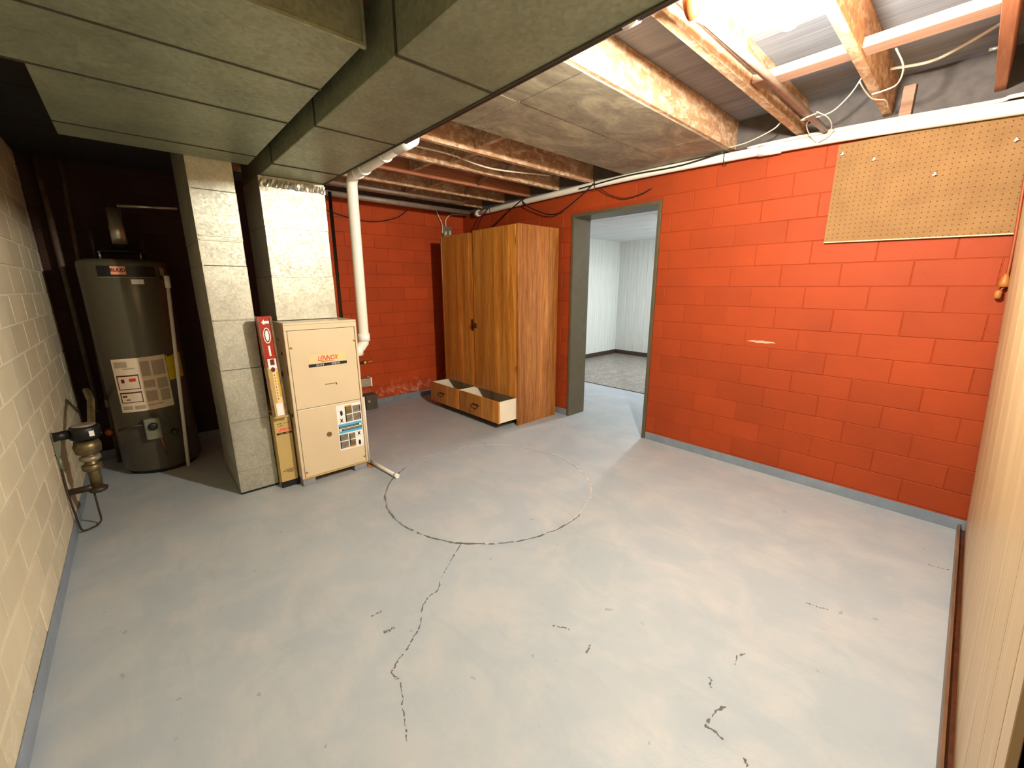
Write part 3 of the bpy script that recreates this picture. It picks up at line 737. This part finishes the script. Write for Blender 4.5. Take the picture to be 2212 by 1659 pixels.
# iron pipe under the duct edge
ip = thing('iron_pipe', (-0.9, 1.142, 2.06), 'dark iron gas pipe running along the trunk duct edge', 'pipe')
MB().tube([(-2.07, 1.150, 2.084), (0.24, 1.142, 2.084)], 0.017, 12).build('pipe', M['iron'], ip)
MB().tube([(-0.79, 1.143, 2.084), (-0.745, 1.143, 2.084)], 0.0215, 14).build('coupling', M['pvcring'], ip)

# ================================================================== small things by the far wall right of the furnace
bx = thing('pump_box', (-4.45, 1.83, 0), 'dark grey box on floor against the far red wall', 'box')
B(-4.53, -4.40, 1.765, 1.90, 0.0, 0.165).build('housing', M['pump'], bx, 0.006); B(-4.532, -4.398, 1.763, 1.902, 0.150, 0.168).build('lid', M['pump'], bx, 0.004)
MB().tube([(-4.40, 1.80, 0.10), (-4.375, 1.79, 0.105)], 0.016, 12).build('fitting', M['greybox'], bx)
vl = thing('gas_valve', (-3.5, 1.42, 0.70), 'small brass valve poking out behind furnace', 'valve')
MB().tube([(-3.5, 1.15, 0.715), (-3.5, 1.42, 0.715)], 0.010, 10).build('stub_pipe', M['iron'], vl)
MB().lathe([(0.012, 1.405), (0.02, 1.41), (0.02, 1.435), (0.012, 1.44)], (-3.5, 0, 0.715), 14, 'Y').build('valve_body', M['brass'], vl)
MB().tube([(-3.5, 1.44, 0.715), (-3.49, 1.49, 0.725)], 0.007, 8).build('lever', M['brass'], vl)
jb = thing('switch_box', (-3.45, 1.40, 0.50), 'pale metal switch box sticking out behind furnace', 'box')
B(-3.49, -3.40, 1.151, 1.425, 0.52, 0.59).build('box', M['greybox'], jb, 0.004); B(-3.485, -3.405, 1.425, 1.435, 0.515, 0.595).build('cover', M['white'], jb, 0.003)

gp = MB().tube([(-3.30, 1.185, 0.73), (-3.30, 1.19, 2.04)], .013, 10).build('gas_riser', M['iron']); tag(gp, 'black gas riser between supply plenum and white vent pipe', 'pipe')
# rust stain by the furnace foot
k_ = 16; ctr = (-2.955, 1.175); poly = [(ctr[0] + (.045 + .02 * random.random()) * math.cos(2 * PI * i / k_), ctr[1] + (.03 + .015 * random.random()) * math.sin(2 * PI * i / k_), 0.0003) for i in range(k_)]
MB().prism(poly, (0, 0, .0007)).build('rust_stain', M['rust'], fl)

# ================================================================== WARDROBE
WX0, WX1, WY0, WY1, WH = -4.135, -2.855, 2.66, 3.215, 1.915
wd = thing('wardrobe', ((WX0 + WX1) / 2, (WY0 + WY1) / 2, 0), 'tall oak veneer wardrobe with two doors beside the doorway', 'wardrobe')
B(WX1 - 0.018, WX1, WY0 - 0.002, WY1, 0.0, WH).build('side_panel', M['wood_side'], wd, 0.002)
B(WX0, WX0 + 0.018, WY0, WY1, 0.0, WH - .01).build('side_panel', M['wood_side'], wd, 0.002)
B(WX0 + .018, WX1 - .018, WY0 + 0.02, WY1, WH - 0.03, WH - 0.012).build('top_panel', M['wood_door'], wd)
B(WX0 + .018, WX1 - .018, WY1 - 0.008, WY1, 0.03, WH - .03).build('back_panel', M['wood_dark'], wd)
B(WX0 + .018, WX1 - .018, WY0 + 0.02, WY1 - .01, 0.292, 0.306).build('shelf', M['wood_dark'], wd)
B(WX0 + .018, WX1 - .018, WY0 + 0.05, WY0 + 0.065, 0.0, 0.05).build('plinth', M['wood_dark'], wd)
B(-3.545, -3.53, WY0 + 0.02, WY1 - .01, 0.05, 0.292).build('divider', M['wood_dark'], wd)
d1 = B(WX0 + 0.002, -3.548, WY0 + 0.006, WY0 + 0.022, 0.283, WH - 0.022).build('door', M['wood_door'], wd, 0.002)
d2 = B(-3.528, WX1 - 0.020, WY0 - 0.004, WY0 + 0.014, 0.283, WH - 0.004).build('door', M['wood_door'], wd, 0.002)
m = MB(); m.lathe([(0.028, WY0 - 0.005), (0.026, WY0 - .009), (0.010, WY0 - .011), (0.009, WY0 - .022), (0.012, WY0 - .028)], (-3.512, 0, 0.955), 16, 'Y'); m.build('handle', M['bronze'], d2)
m = MB(); m.box(-3.585, -3.560, WY0 - 0.002, WY0 + 0.006, 0.90, 1.02); m.lathe([(0.009, WY0 - 0.018), (0.012, WY0 + .004)], (-3.572, 0, 0.95), 12, 'Y'); m.build('handle', M['bronze'], d1)
for zz in (0.55, 1.74): B(WX1 - 0.021, WX1 - 0.015, WY0 - 0.008, WY0 + .004, zz, zz + 0.06).build('hinge', M['brass'], wd)
for x0, x1, yf in [(WX0 + 0.02, -3.545, 2.43), (-3.527, WX1 - 0.024, 2.432)]:
    dw = B(x0, x1, yf, yf + 0.016, 0.062, 0.283).build('drawer', M['wood_door'], wd, 0.002)
    B(x0 + .008, x0 + .020, yf + .016, yf + .46, 0.075, 0.278).build('drawer_side', M['drawer_in'], dw)
    B(x1 - .014, x1 - .002, yf + .016, yf + .46, 0.066, 0.281).build('drawer_side', M['drawer_in'], dw)
    B(x0 + .020, x1 - .014, yf + .448, yf + .46, 0.075, 0.27).build('drawer_back', M['drawer_in'], dw)
    B(x0 + .020, x1 - .014, yf + .016, yf + .448, 0.075, 0.084).build('drawer_bottom', M['wood_dark'], dw)
    cxh = (x0 + x1) / 2 - .04
    pts = [(cxh - .045, yf - .002, .182), (cxh - .05, yf - .02, .178), (cxh - .03, yf - .026, .150), (cxh + .03, yf - .026, .150), (cxh + .05, yf - .02, .178), (cxh + .045, yf - .002, .182)]
    MB().tube(pts, 0.0045, 8).build('handle', M['bronze'], dw)
    B(cxh - .055, cxh + .055, yf - .003, yf - .0002, .176, .19).build('handle_plate', M['bronze'], dw, .001)

# electrical box above the wardrobe, on the far wall
eb = thing('junction_box', (XF + .04, 3.0, 1.95), 'small grey metal junction box on far wall above the wardrobe', 'junction box')
B(XF, XF + 0.05, 2.955, 3.06, 1.965, 2.075).build('box', M['greybox'], eb, 0.004); B(XF + 0.05, XF + 0.054, 2.95, 3.065, 1.96, 2.08).build('cover', M['greybox'], eb, 0.002)
B(XF + 0.054, XF + 0.062, 2.97, 2.985, 1.98, 2.02).build('label', M['white'], eb); B(XF + 0.054, XF + 0.06, 3.03, 3.045, 1.985, 2.03).build('label', M['white'], eb)
def cable(name, pts, r_, mat, label, group=None, n=6):
    o = MB().tube(smooth_path(pts, n), r_, 6).build(name, mat); return tag(o, label, 'cable', group)
cable('cable', [(XF + .02, 2.95, 2.0), (XF + .03, 2.945, 2.10), (XF + .03, 2.90, 2.19), (XF + .04, 2.86, 2.26)], .007, M['cable_white'], 'white cable rising from the left of the junction box')
cable('cable', [(XF + .03, 3.0, 2.075), (XF + .03, 3.0, 2.15), (XF + .04, 3.05, 2.215), (XF + .06, 3.12, 2.23), (XF + .2, 3.20, 2.215)], .007, M['cable_white'], 'white cable arching from junction box to the plastic pipe end')
cable('cable', [(XF + .008, 1.35, 2.18), (XF + .008, 1.75, 2.08), (XF + .008, 2.05, 2.05), (XF + .008, 2.35, 2.12), (XF + .008, 2.5, 2.22)], .006, M['cable_black'], 'dark cable sagging across the top of the far red wall')

# pipes under joists near the far wall
for nm, x_, z_, r_, y0_, y1_, mt, lb in [('overhead_pipe', -4.30, 2.235, .028, 1.3, 3.2, 'bluntpipe', 'thick dull overhead pipe nearest the far red wall'),
                                          ('overhead_pipe', -3.98, 2.262, .016, 1.3, 2.9, 'bluntpipe', 'thin overhead pipe under the last joists, front of two')]:
    o = MB().tube([(x_, y0_, z_), (x_ - .01, y1_, z_)], r_, 12).build(nm, M[mt]); tag(o, lb, 'pipe')
cable('cable', [(-2.75, 1.55, 2.30), (-2.77, 1.9, 2.31), (-2.80, 2.3, 2.29), (-2.72, 2.7, 2.30), (-2.75, 2.95, 2.33)], .007, M['cable_white'], 'pale cable looping along the joist bay above the wardrobe')

# ================================================================== PIPE ALONG THE RED WALL
pp = thing('waste_pipe', (-2.0, 3.225, 2.17), 'long white plastic pipe strapped along the top of the red wall', 'pipe')
pth = smooth_path([(0.22, 3.224, 2.160), (-0.01, 3.224, 2.172), (-0.73, 3.224, 2.213), (-1.95, 3.224, 2.243), (-3.0, 3.224, 2.235), (-4.18, 3.224, 2.212)], 5)
MB().tube(pth, [0.037 - 0.009 * min(1, i / 12) for i in range(len(pth))], 18).build('pipe', M['pvc'], pp)
MB().tube([(-4.13, 3.224, 2.213), (-4.19, 3.224, 2.211)], 0.036, 18).build('coupling', M['pvcring'], pp)
MB().tube([(-4.19, 3.224, 2.211)] + arc((-4.19, 3.184, 2.211), .04, PI / 2, PI, 5, (1, 0, 0), (0, 1, 0)) + [(-4.23, 3.05, 2.215), (-4.23, 2.9, 2.23)], 0.026, 14).build('branch', M['bluntpipe'], pp)
MB().tube([(-1.12, 3.224, 2.224), (-0.99, 3.224, 2.221)], 0.0335, 18).build('coupling', M['pvcring'], pp)
for x_ in (-1.33, -2.43, -3.35, -3.9):
    zc = 2.172 + (2.243 - 2.172) * min(1, (-x_) / 1.95) if x_ > -1.95 else 2.243 - (2.243 - 2.212) * ((-x_ - 1.95) / 2.23)
    m = MB(); m.tube(arc((x_, 3.224, zc + .0), 0.031, PI, 2 * PI, 10, (0, 1, 0), (0, 0, 1)), 0.003, 6)
    m.tube([(x_, 3.193, zc), (x_, 3.195, ZC)], 0.003, 6); m.tube([(x_, 3.255, zc), (x_, 3.255, ZC)], 0.003, 6)
    m.build('strap', M['iron'], pp)
# white conduit lying above the pipe at the right
cable('conduit', [(0.2, 3.235, 2.215), (-0.03, 3.235, 2.228), (-0.1, 3.235, 2.222), (-0.5, 3.235, 2.245), (-0.9, 3.24, 2.262), (-1.2, 3.245, 2.268)], .010, M['pvc'], 'thin cream conduit resting above the white pipe at right')
cable('cable', [(-1.33, 3.19, 2.262), (-1.5, 3.188, 2.243), (-1.7, 3.188, 2.235), (-2.1, 3.188, 2.247), (-2.6, 3.188, 2.228)], .006, M['cable_black'], 'black cable riding on the white pipe above the doorway')
cable('cable', [(-2.43, 3.19, 2.25), (-2.6, 3.20, 2.16), (-2.9, 3.21, 2.05), (-3.2, 3.215, 2.13), (-3.35, 3.19, 2.23), (-3.3, 3.22, 2.27)], .006, M['cable_black'], 'black cable loop drooping below the white pipe left of the doorway')
cable('cable', [(-3.35, 3.19, 2.25), (-3.6, 3.2, 2.15), (-3.85, 3.2, 2.02), (-3.95, 3.2, 1.90)], .006, M['cable_black'], 'black cable slanting down behind wardrobe top')
cable('cable', [(-3.9, 3.19, 2.25), (-4.05, 3.17, 2.12), (-4.12, 3.16, 2.0), (-4.10, 3.15, 1.93)], .006, M['cable_black'], 'black cable hanging by the pipe end with a white plug')
cable('cable', [(-1.9, 3.25, 2.13), (-2.0, 3.25, 2.10), (-2.15, 3.25, 2.09), (-2.3, 3.25, 2.14), (-2.4, 3.23, 2.21)], .004, M['cable_black'], 'thin dark cable loop just above the doorway')
pgl = B(-4.13, -4.08, 3.13, 3.165, 1.905, 1.935).build('plug', M['white'], None, .005); tag(pgl, 'small white plug hanging over the wardrobe top', 'plug')
# loose wires at the joist end
cable('wire', [(-1.3, 3.17, 2.276), (-1.15, 3.1, 2.262), (-0.98, 3.0, 2.27), (-0.93, 2.98, 2.30)], .0035, M['cable_white'], 'pale wire running from the sheet edge to the coiled wires')
cable('wire', [(-0.80, 3.20, 2.20), (-0.82, 3.10, 2.24), (-0.80, 2.98, 2.255), (-0.74, 2.90, 2.265), (-0.75, 2.84, 2.245), (-0.79, 2.84, 2.235), (-0.80, 2.90, 2.25), (-0.76, 2.94, 2.26), (-0.68, 2.94, 2.27), (-0.60, 2.88, 2.31), (-0.54, 2.80, 2.36)], .0032, M['cable_white'], 'curly pale wire coiled under the joist end near the lamp', None)
cable('wire', [(-0.73, 2.86, 2.262), (-0.70, 2.95, 2.25), (-0.70, 3.06, 2.235), (-0.73, 3.14, 2.21), (-0.78, 3.19, 2.195)], .003, M['cable_white'], 'short pale wire loop touching the white pipe')
cable('wire', [(-0.385, 2.46, 2.30), (-0.37, 2.60, 2.27), (-0.40, 2.74, 2.255), (-0.46, 2.80, 2.26), (-0.50, 2.82, 2.265)], .0036, M['cable_white'], 'pale wire loop hanging from the bridging board')
cable('wire', [(-0.52, 2.62, 2.27), (-0.515, 2.75, 2.262), (-0.50, 2.86, 2.255), (-0.465, 2.95, 2.262), (-0.47, 3.08, 2.265)], .003, M['cable_white'], 'thin pale wire stapled along a joist edge')
cable('wire', [(-0.44, 2.00, 2.40), (-0.36, 2.06, 2.41), (-0.25, 2.05, 2.43), (-0.12, 2.00, 2.45)], .009, M['cable_white'], 'thick white cable crossing the joist bay at the top of the picture')
cable('wire', [(-0.47, 2.95, 2.40), (-0.33, 3.0, 2.40), (-0.22, 2.97, 2.42), (-0.11, 2.90, 2.44)], .007, M['cable_white'], 'grey white cable crossing the joist bay above the pegboard')
# supply pipes in the joist bay by the lamp
wp = thing('water_pipe', (-0.77, 2.2, 2.22), 'dull copper water pipe with an elbow below the joists by the lamp', 'pipe')
MB().tube([(-0.79, 1.50, 2.42), (-0.79, 1.50, 2.29)] + arc((-0.79, 1.54, 2.285), .04, PI, 1.5 * PI, 6, (0, 1, 0), (0, 0, 1)) + [(-0.775, 1.60, 2.246), (-0.765, 3.23, 2.262)], 0.0165, 14).build('pipe', M['bluntpipe'], wp)
MB().tube(arc((-0.79, 1.54, 2.285), .04, PI * 1.02, 1.48 * PI, 6, (0, 1, 0), (0, 0, 1)), 0.0215, 14).build('elbow', M['copper'], wp)
w2 = MB().tube([(-0.862, 1.2, 2.33), (-0.855, 3.2, 2.34)], 0.0125, 12).build('water_pipe', M['bluntpipe']); tag(w2, 'dull pipe tucked against the joist side left of the lamp', 'pipe')

# ================================================================== PEGBOARD and cord
pb = thing('pegboard', (-0.31, YD, 1.6), 'tan perforated pegboard panel on the red wall at upper right', 'pegboard')
m = MB(); m.prism([(-0.690, YD - 0.022, 1.622), (0.078, YD - 0.022, 1.606), (0.062, YD - 0.022, 2.165), (-0.694, YD - 0.022, 2.175)], (0, 0.006, 0)); m.build('board', M['peg'], pb)
m = MB(); m.box(-0.60, -0.56, YD - 0.016, YD, 1.66, 2.14); m.box(-.02, .02, YD - .016, YD, 1.66, 2.14); m.build('batten', M['pine'], pb)
MB().prism([(-0.690, YD - 0.0235, 1.619), (0.078, YD - 0.0235, 1.603), (0.078, YD - 0.0235, 1.609), (-0.690, YD - 0.0235, 1.625)], (0, 0.008, 0)).build('bottom_edge', M['pegedge'], pb)
for x_, z_ in [(-0.515, 2.054), (-0.251, 1.927), (-0.667, 2.113), (0.007, 2.031)]:
    m = MB(); m.tube([(x_, YD - .022, z_), (x_, YD - .040, z_), (x_ + .002, YD - .045, z_ + .012)], .0035, 6); m.tube([(x_ - .007, YD - .042, z_), (x_ + .009, YD - .042, z_ + .003)], .0028, 6); m.build('hook', M['white'], pb)
ec = thing('extension_cord', (0.09, YD - .03, 1.3), 'brown orange cord with plug hanging below the pegboard corner', 'cord')
MB().tube(smooth_path([(0.055, YD - .03, 2.16), (0.065, YD - .03, 1.9), (0.085, YD - .028, 1.60), (0.092, YD - .028, 1.45), (0.093, YD - .028, 1.41)], 5), .006, 8).build('cord', M['cord'], ec)
MB().lathe([(0.007, 1.415), (0.012, 1.40), (0.019, 1.375), (0.020, 1.352), (0.012, 1.350)], (0.090, YD - .030, 0), 12).build('socket', M['cordplug'], ec)
MB().tube(smooth_path([(0.092, YD - .03, 1.352), (0.088, YD - .03, 1.34), (0.08, YD - .03, 1.332)], 4), .005, 6).build('link', M['cord'], ec)
MB().lathe([(0.006, 1.335), (0.013, 1.33), (0.014, 1.30), (0.008, 1.292)], (0.079, YD - .030, 0), 12).build('plug', M['cordplug'], ec)

# ================================================================== WATER HEATER
HX, HY, HR = -4.13, -0.015, 0.24
wh = thing('water_heater', (HX, HY, 0), 'olive grey tank water heater in the dark corner', 'water heater')
MB().lathe([(HR - .01, 0.03), (HR, 0.04), (HR, 1.52), (HR - .006, 1.54), (HR - .03, 1.552), (0.05, 1.556)], (HX, HY, 0), 48).build('tank', M['heater'], wh)
MB().lathe([(HR - .03, 0.0), (HR - .03, 0.032)], (HX, HY, 0), 32).build('base_ring', M['black'], wh)
MB().lathe([(HR + .0015, 0.29), (HR + .0015, 0.296)], (HX, HY, 0), 48).build('seam_band', M['heater'], wh)
def cyl_patch(name, mat, a0, a1, z0, z1, off, skew=0.0, parent=wh, n=14):
    m_ = MB(); v = []
    for q in (off, off - .0012):
        for i in range(n + 1):
            a = math.radians(a0 + (a1 - a0) * i / n); sk = skew * (i / n)
            for z in (z0 + sk, z1 + sk): v.append((HX + (HR + q) * math.cos(a), HY + (HR + q) * math.sin(a), z))
    k = 2 * (n + 1); f = []
    for i in range(n):
        f.append((2 * i, 2 * i + 2, 2 * i + 3, 2 * i + 1)); f.append((k + 2 * i, k + 2 * i + 1, k + 2 * i + 3, k + 2 * i + 2))
        f.append((2 * i, k + 2 * i, k + 2 * i + 2, 2 * i + 2)); f.append((2 * i + 1, 2 * i + 3, k + 2 * i + 3, k + 2 * i + 1))
    f.append((0, 1, k + 1, k)); f.append((2 * n, k + 2 * n, k + 2 * n + 1, 2 * n + 1))
    return m_.add(v, f).build(name, mat, parent)
cyl_patch('brand_band', M['black'], -33, 42, 1.435, 1.505, .003)
cyl_patch('brand_trim', M['greenmetal'], -34, 43, 1.428, 1.434, .003)
cyl_patch('brand_badge', M['salmon'], -16, 2, 1.448, 1.502, .0045)
def cyl_text(name, body, size, mat, ang, z, off, bold=0.0, sx=1.0, parent=wh):
    me = text_mesh(body, size, 0, bold); me.materials.clear(); me.materials.append(mat); loc = wloc(parent)
    for v in me.vertices:
        a = math.radians(ang) + v.co.x * sx / HR
        v.co = Vector((HX + (HR + off) * math.cos(a), HY + (HR + off) * math.sin(a), z + v.co.y)) - loc
    return link(name, me, parent, loc)
cyl_text('lettering', 'RUUD', 0.03, M['maroon'], -7, 1.476, .006, .001, 0.9)
cyl_patch('rating_label', M['white'], 6, 22, 1.385, 1.418, .003)
cyl_patch('grey_tag', M['greytext'], 52, 62, 1.43, 1.50, .003)
pa = cyl_patch('instruction_label', M['paper'], -44, 30, 0.49, 0.875, .0025, 0.012)
def pap(name, mat, u0, u1, v0, v1, off=.0035):
    cyl_patch(name, mat, -44 + 74 * u0, -44 + 74 * u1, 0.875 - .385 * v1, 0.875 - .385 * v0, off, .012 * (u1 - u0), pa, 6)
for u0, u1, v0, v1 in [(.05, .3, .05, .16), (.2, .42, .17, .19), (.52, .68, .06, .34), (.72, .96, .06, .34), (.52, .72, .42, .56), (.76, .96, .40, .60), (.52, .72, .62, .82), (.78, .96, .62, .84), (.05, .24, .88, .95), (.28, .48, .88, .95), (.52, .80, .88, .90)]:
    pap('text_block', M['greytext'], u0, u1, v0, v1)
for z0, z1 in [(.30, .57), (.62, .82)]:
    for u0, u1, v0, v1 in [(.05, .46, z0, z0 + .025), (.05, .46, z1 - .012, z1), (.05, .065, z0, z1), (.445, .46, z0, z1)]: pap('warning_frame', M['maroon'], u0, u1, v0, v1, .004)
pap('flame_mark', M['maroon'], .13, .19, .37, .44, .004); pap('flame_mark', M['redprint'], .28, .40, .36, .42, .004); pap('flame_mark', M['maroon'], .09, .18, .68, .71, .004); pap('flame_mark', M['maroon'], .15, .23, .75, .77, .004)
cyl_patch('energy_label', M['yellow'], 31, 62, 0.69, 0.875, .002, .01)
cyl_patch('energy_print', M['maroon'], 34, 44, 0.865, 0.875, .003, .01)
cb = B(-3.90, -3.835, -0.085, 0.005, 0.285, 0.44).build('gas_control', M['greenmetal'], wh, .008)
MB().lathe([(0.028, -3.836), (0.026, -3.815), (0.012, -3.812)], (0, -0.038, 0.385), 18, 'X').build('knob', M['black'], cb)
MB().tube([(-3.86, -0.09, 0.40), (-3.87, -0.17, 0.40), (-3.90, -0.22, 0.38)], .009, 8).build('gas_stub', M['iron'], wh)
MB().tube([(-3.845, -0.01, 0.30), (-3.85, 0.0, 0.22), (-3.88, 0.01, 0.14)], .004, 6).build('pilot_tube', M['copper'], wh)
MB().lathe([(0.022, -3.90), (0.022, -3.885), (0.013, -3.88)], (0, 0.075, 0.30), 14, 'X').build('drain_cock', M['black'], wh)
MB().lathe([(0.13, 1.60), (0.13, 1.612), (0.06, 1.64), (0.044, 1.66)], (HX, HY + .01, 0), 28).build('draft_hood', M['black'], wh)
for a in (-1, 1): MB().tube([(HX + .08, HY + .105 * a, 1.55), (HX + .08, HY + .105 * a, 1.603)], .006, 8).build('hood_leg', M['steel'], wh)
for a in (-1, 1): MB().tube([(HX - .1, HY + .13 * a, 1.55), (HX - .1, HY + .13 * a, 1.78)], .011, 10).build('nipple', M['iron'], wh)
MB().tube([(HX, HY + .01, 1.655), (HX, HY + .01, 1.78), (HX, HY + .01, 1.785), (HX, HY + .01, 1.90)], [.042, .042, .039, .039], 20).build('vent_stack', M['steel'], wh)
MB().tube([(HX, HY + .01, 1.90)] + arc((HX - .06, HY + .01, 1.90), .06, 0, PI / 2, 6, (1, 0, 0), (0, 0, 1)) + [(HX - .2, HY + .01, 1.97), (XF, HY + .01, 1.99)], .041, 18).build('vent_elbow', M['steel'], wh)
tp = thing('relief_pipe', (-3.93, 0.15, 0), 'slim cream relief drain pipe in front of the water heater', 'pipe')
MB().tube([(-3.93, 0.205, 1.41), (-3.885, 0.115, 0.012)], .0115, 10).build('pipe', M['pvc'], tp)
MB().tube([(-3.99, 0.18, 1.43), (-3.935, 0.205, 1.43)], .014, 10).build('valve', M['brassold'], tp); MB().tube([(-3.93, .205, 1.445), (-3.93, .203, 1.36)], .017, 10).build('socket', M['pvc'], tp)
hp = MB().tube([(-4.2, 0.02, 1.93), (-4.2, 0.36, 1.95)], .013, 10).build('water_line', M['steel']); tag(hp, 'shiny horizontal water line above the water heater', 'pipe')

# standing iron pipes in the corner
p1 = MB().tube([(-4.45, -0.335, 0.42), (-4.45, -0.342, 2.255)], .017, 10).build('standing_pipe', M['oldpipe']); tag(p1, 'dark iron standing pipe nearest the cream wall corner', 'pipe')
p2 = thing('standing_pipe', (-4.40, -0.25, 0.0), 'dark iron standing pipe with pale coupling beside the water heater', 'pipe')
MB().tube([(-4.38, -0.285, 0.0), (-4.38, -0.225, 2.255)], .013, 10).build('pipe', M['oldpipe'], p2)
MB().tube([(-4.38, -0.250, 1.28), (-4.38, -0.247, 1.35)], .019, 10).build('coupling', M['bluntpipe'], p2); MB().tube([(-4.38, -0.272, 0.46), (-4.38, -0.270, 0.52)], .019, 10).build('coupling', M['bluntpipe'], p2)
op = MB().lathe([(0.004, -4.22), (0.028, -4.215), (0.03, -4.205), (0.005, -4.20)], (0, -0.285, 0.30), 12, 'X').build('valve_wheel', M['copper']); tag(op, 'small orange valve wheel low beside the water heater', 'valve')

# ================================================================== WATER METER on the cream wall
wm = thing('water_meter', (-3.25, -0.34, 0.25), 'brass water meter with black cap mounted on the cream wall', 'water meter')
mx, my = -3.25, -0.325
MB().tube([(mx, my, 0.22), (mx, my, 0.46)], [.026, .03], 16).build('riser', M['brassold'], wm)
MB().lathe([(0.02, 0.43), (0.055, 0.45), (0.06, 0.49), (0.05, 0.52)], (mx, my, 0), 22).build('meter_body', M['brassold'], wm)
MB().lathe([(0.035, 0.34), (0.045, 0.345), (0.045, 0.375), (0.03, 0.38)], (mx, my, 0), 8).build('union_nut', M['brassold'], wm)
MB().lathe([(0.04, 0.40), (0.046, 0.405), (0.046, 0.425), (0.03, 0.43)], (mx, my, 0), 8).build('union_nut', M['greybox'], wm)
MB().lathe([(0.058, 0.535), (0.066, 0.54), (0.066, 0.595), (0.06, 0.605)], (mx, my + .005, 0), 26).build('register_cap', M['black'], wm)
MB().lathe([(0.05, 0.605), (0.052, 0.613), (0.03, 0.618)], (mx, my + .005, 0), 22).build('register_lid', M['greybox'], wm)
B(mx + .045, mx + .0685, my + .025, my + .045, 0.555, 0.585).build('white_tag', M['white'], wm)
MB().tube([(mx + .02, my - .06, 0.575), (mx + .04, my - .115, 0.575)], .026, 12).build('arm', M['black'], wm)
MB().prism([(mx + .05, YL + .002, .60), (mx + .05, YL + .035, .59), (mx + .05, YL + .03, .53), (mx + .05, YL + .018, .47), (mx + .05, YL + .002, .45)], (-.03, 0, 0)).build('bracket', M['greenmetal'], wm)
MB().tube([(mx + .035, YL + .008, .46), (mx + .035, YL + .008, .38)], .01, 8).build('bracket_foot', M['greenmetal'], wm)
MB().tube([(mx, my - .02, 0.24), (mx - .0, my - .04, 0.235), (mx, YL, 0.235)], .018, 10).build('wall_stub', M['iron'], wm)
MB().lathe([(0.03, 0.205), (0.04, 0.21), (0.045, 0.225), (0.02, 0.24)], (mx, my, 0), 14).build('foot_flange', M['iron'], wm)
MB().tube([(mx - .01, my, .50), (mx - .12, my + .03, .60), (mx - .35, my + .03, .68), (mx - .6, my - .0, .70), (-4.45, -.335, .44)], .018, 10).build('supply_pipe', M['brassold'], wm)
cable('wire', [(mx + .035, YL + .008, .44), (mx + .05, YL + .006, .30), (mx + .06, YL + .012, .15), (mx + .06, YL + .02, .03), (mx + .05, YL + .035, .008), (mx + .04, -.385, .008), (mx + .02, -.36, .01), (mx + .0, -.345, .03), (mx - .0, -.345, .10), (mx - .0, -.345, .20)], .005, M['iron'], 'stiff dark wire looping from water meter down to the floor')

# ================================================================== floor cracks and marks (children of the floor)
CR1 = [(-1.657, 1.131), (-1.594, 1.038), (-1.546, 0.967), (-1.483, 0.877), (-1.429, 0.831), (-1.424, 0.778), (-1.388, 0.724), (-1.308, 0.668), (-1.28, 0.628), (-1.247, 0.582), (-1.219, 0.523), (-1.191, 0.483)]
CR2 = [(-1.191, 0.483), (-1.139, 0.486), (-1.086, 0.474), (-1.048, 0.451), (-1.0, 0.433), (-0.941, 0.413)]
ribbon(CR1, 0.007, 0.0035, keep=0.72).build('slab_crack', M['crack'], fl); ribbon(CR2, 0.0055, 0.003, keep=0.8).build('slab_crack', M['crack'], fl)
for pts, wd_ in [([(-1.49, .533), (-1.489, .56), (-1.488, .583)], .007), ([(-1.371, .54), (-1.371, .56), (-1.372, .582)], .012), ([(-.942, 1.06), (-.915, 1.085), (-.879, 1.108)], .007),
                 ([(-.77, 1.063), (-.766, 1.081), (-.778, 1.106)], .009), ([(-.322, 1.246), (-.34, 1.197), (-.341, 1.136), (-.316, 1.137), (-.288, 1.131)], .008), ([(-.268, 1.985), (-.23, 2.0), (-.193, 2.011)], .006),
                 ([(.074, 2.742), (.125, 2.747), (.152, 2.757)], .006), ([(-.363, 1.433), (-.37, 1.48), (-.355, 1.512)], .006), ([(-.229, 1.123), (-.22, 1.118), (-.21, 1.114)], .009), ([(-.405, 1.312), (-.395, 1.30), (-.385, 1.278)], .006)]:
    ribbon(pts, wd_ * 1.25, .003, keep=0.75).build('floor_mark', M['crack'], fl)
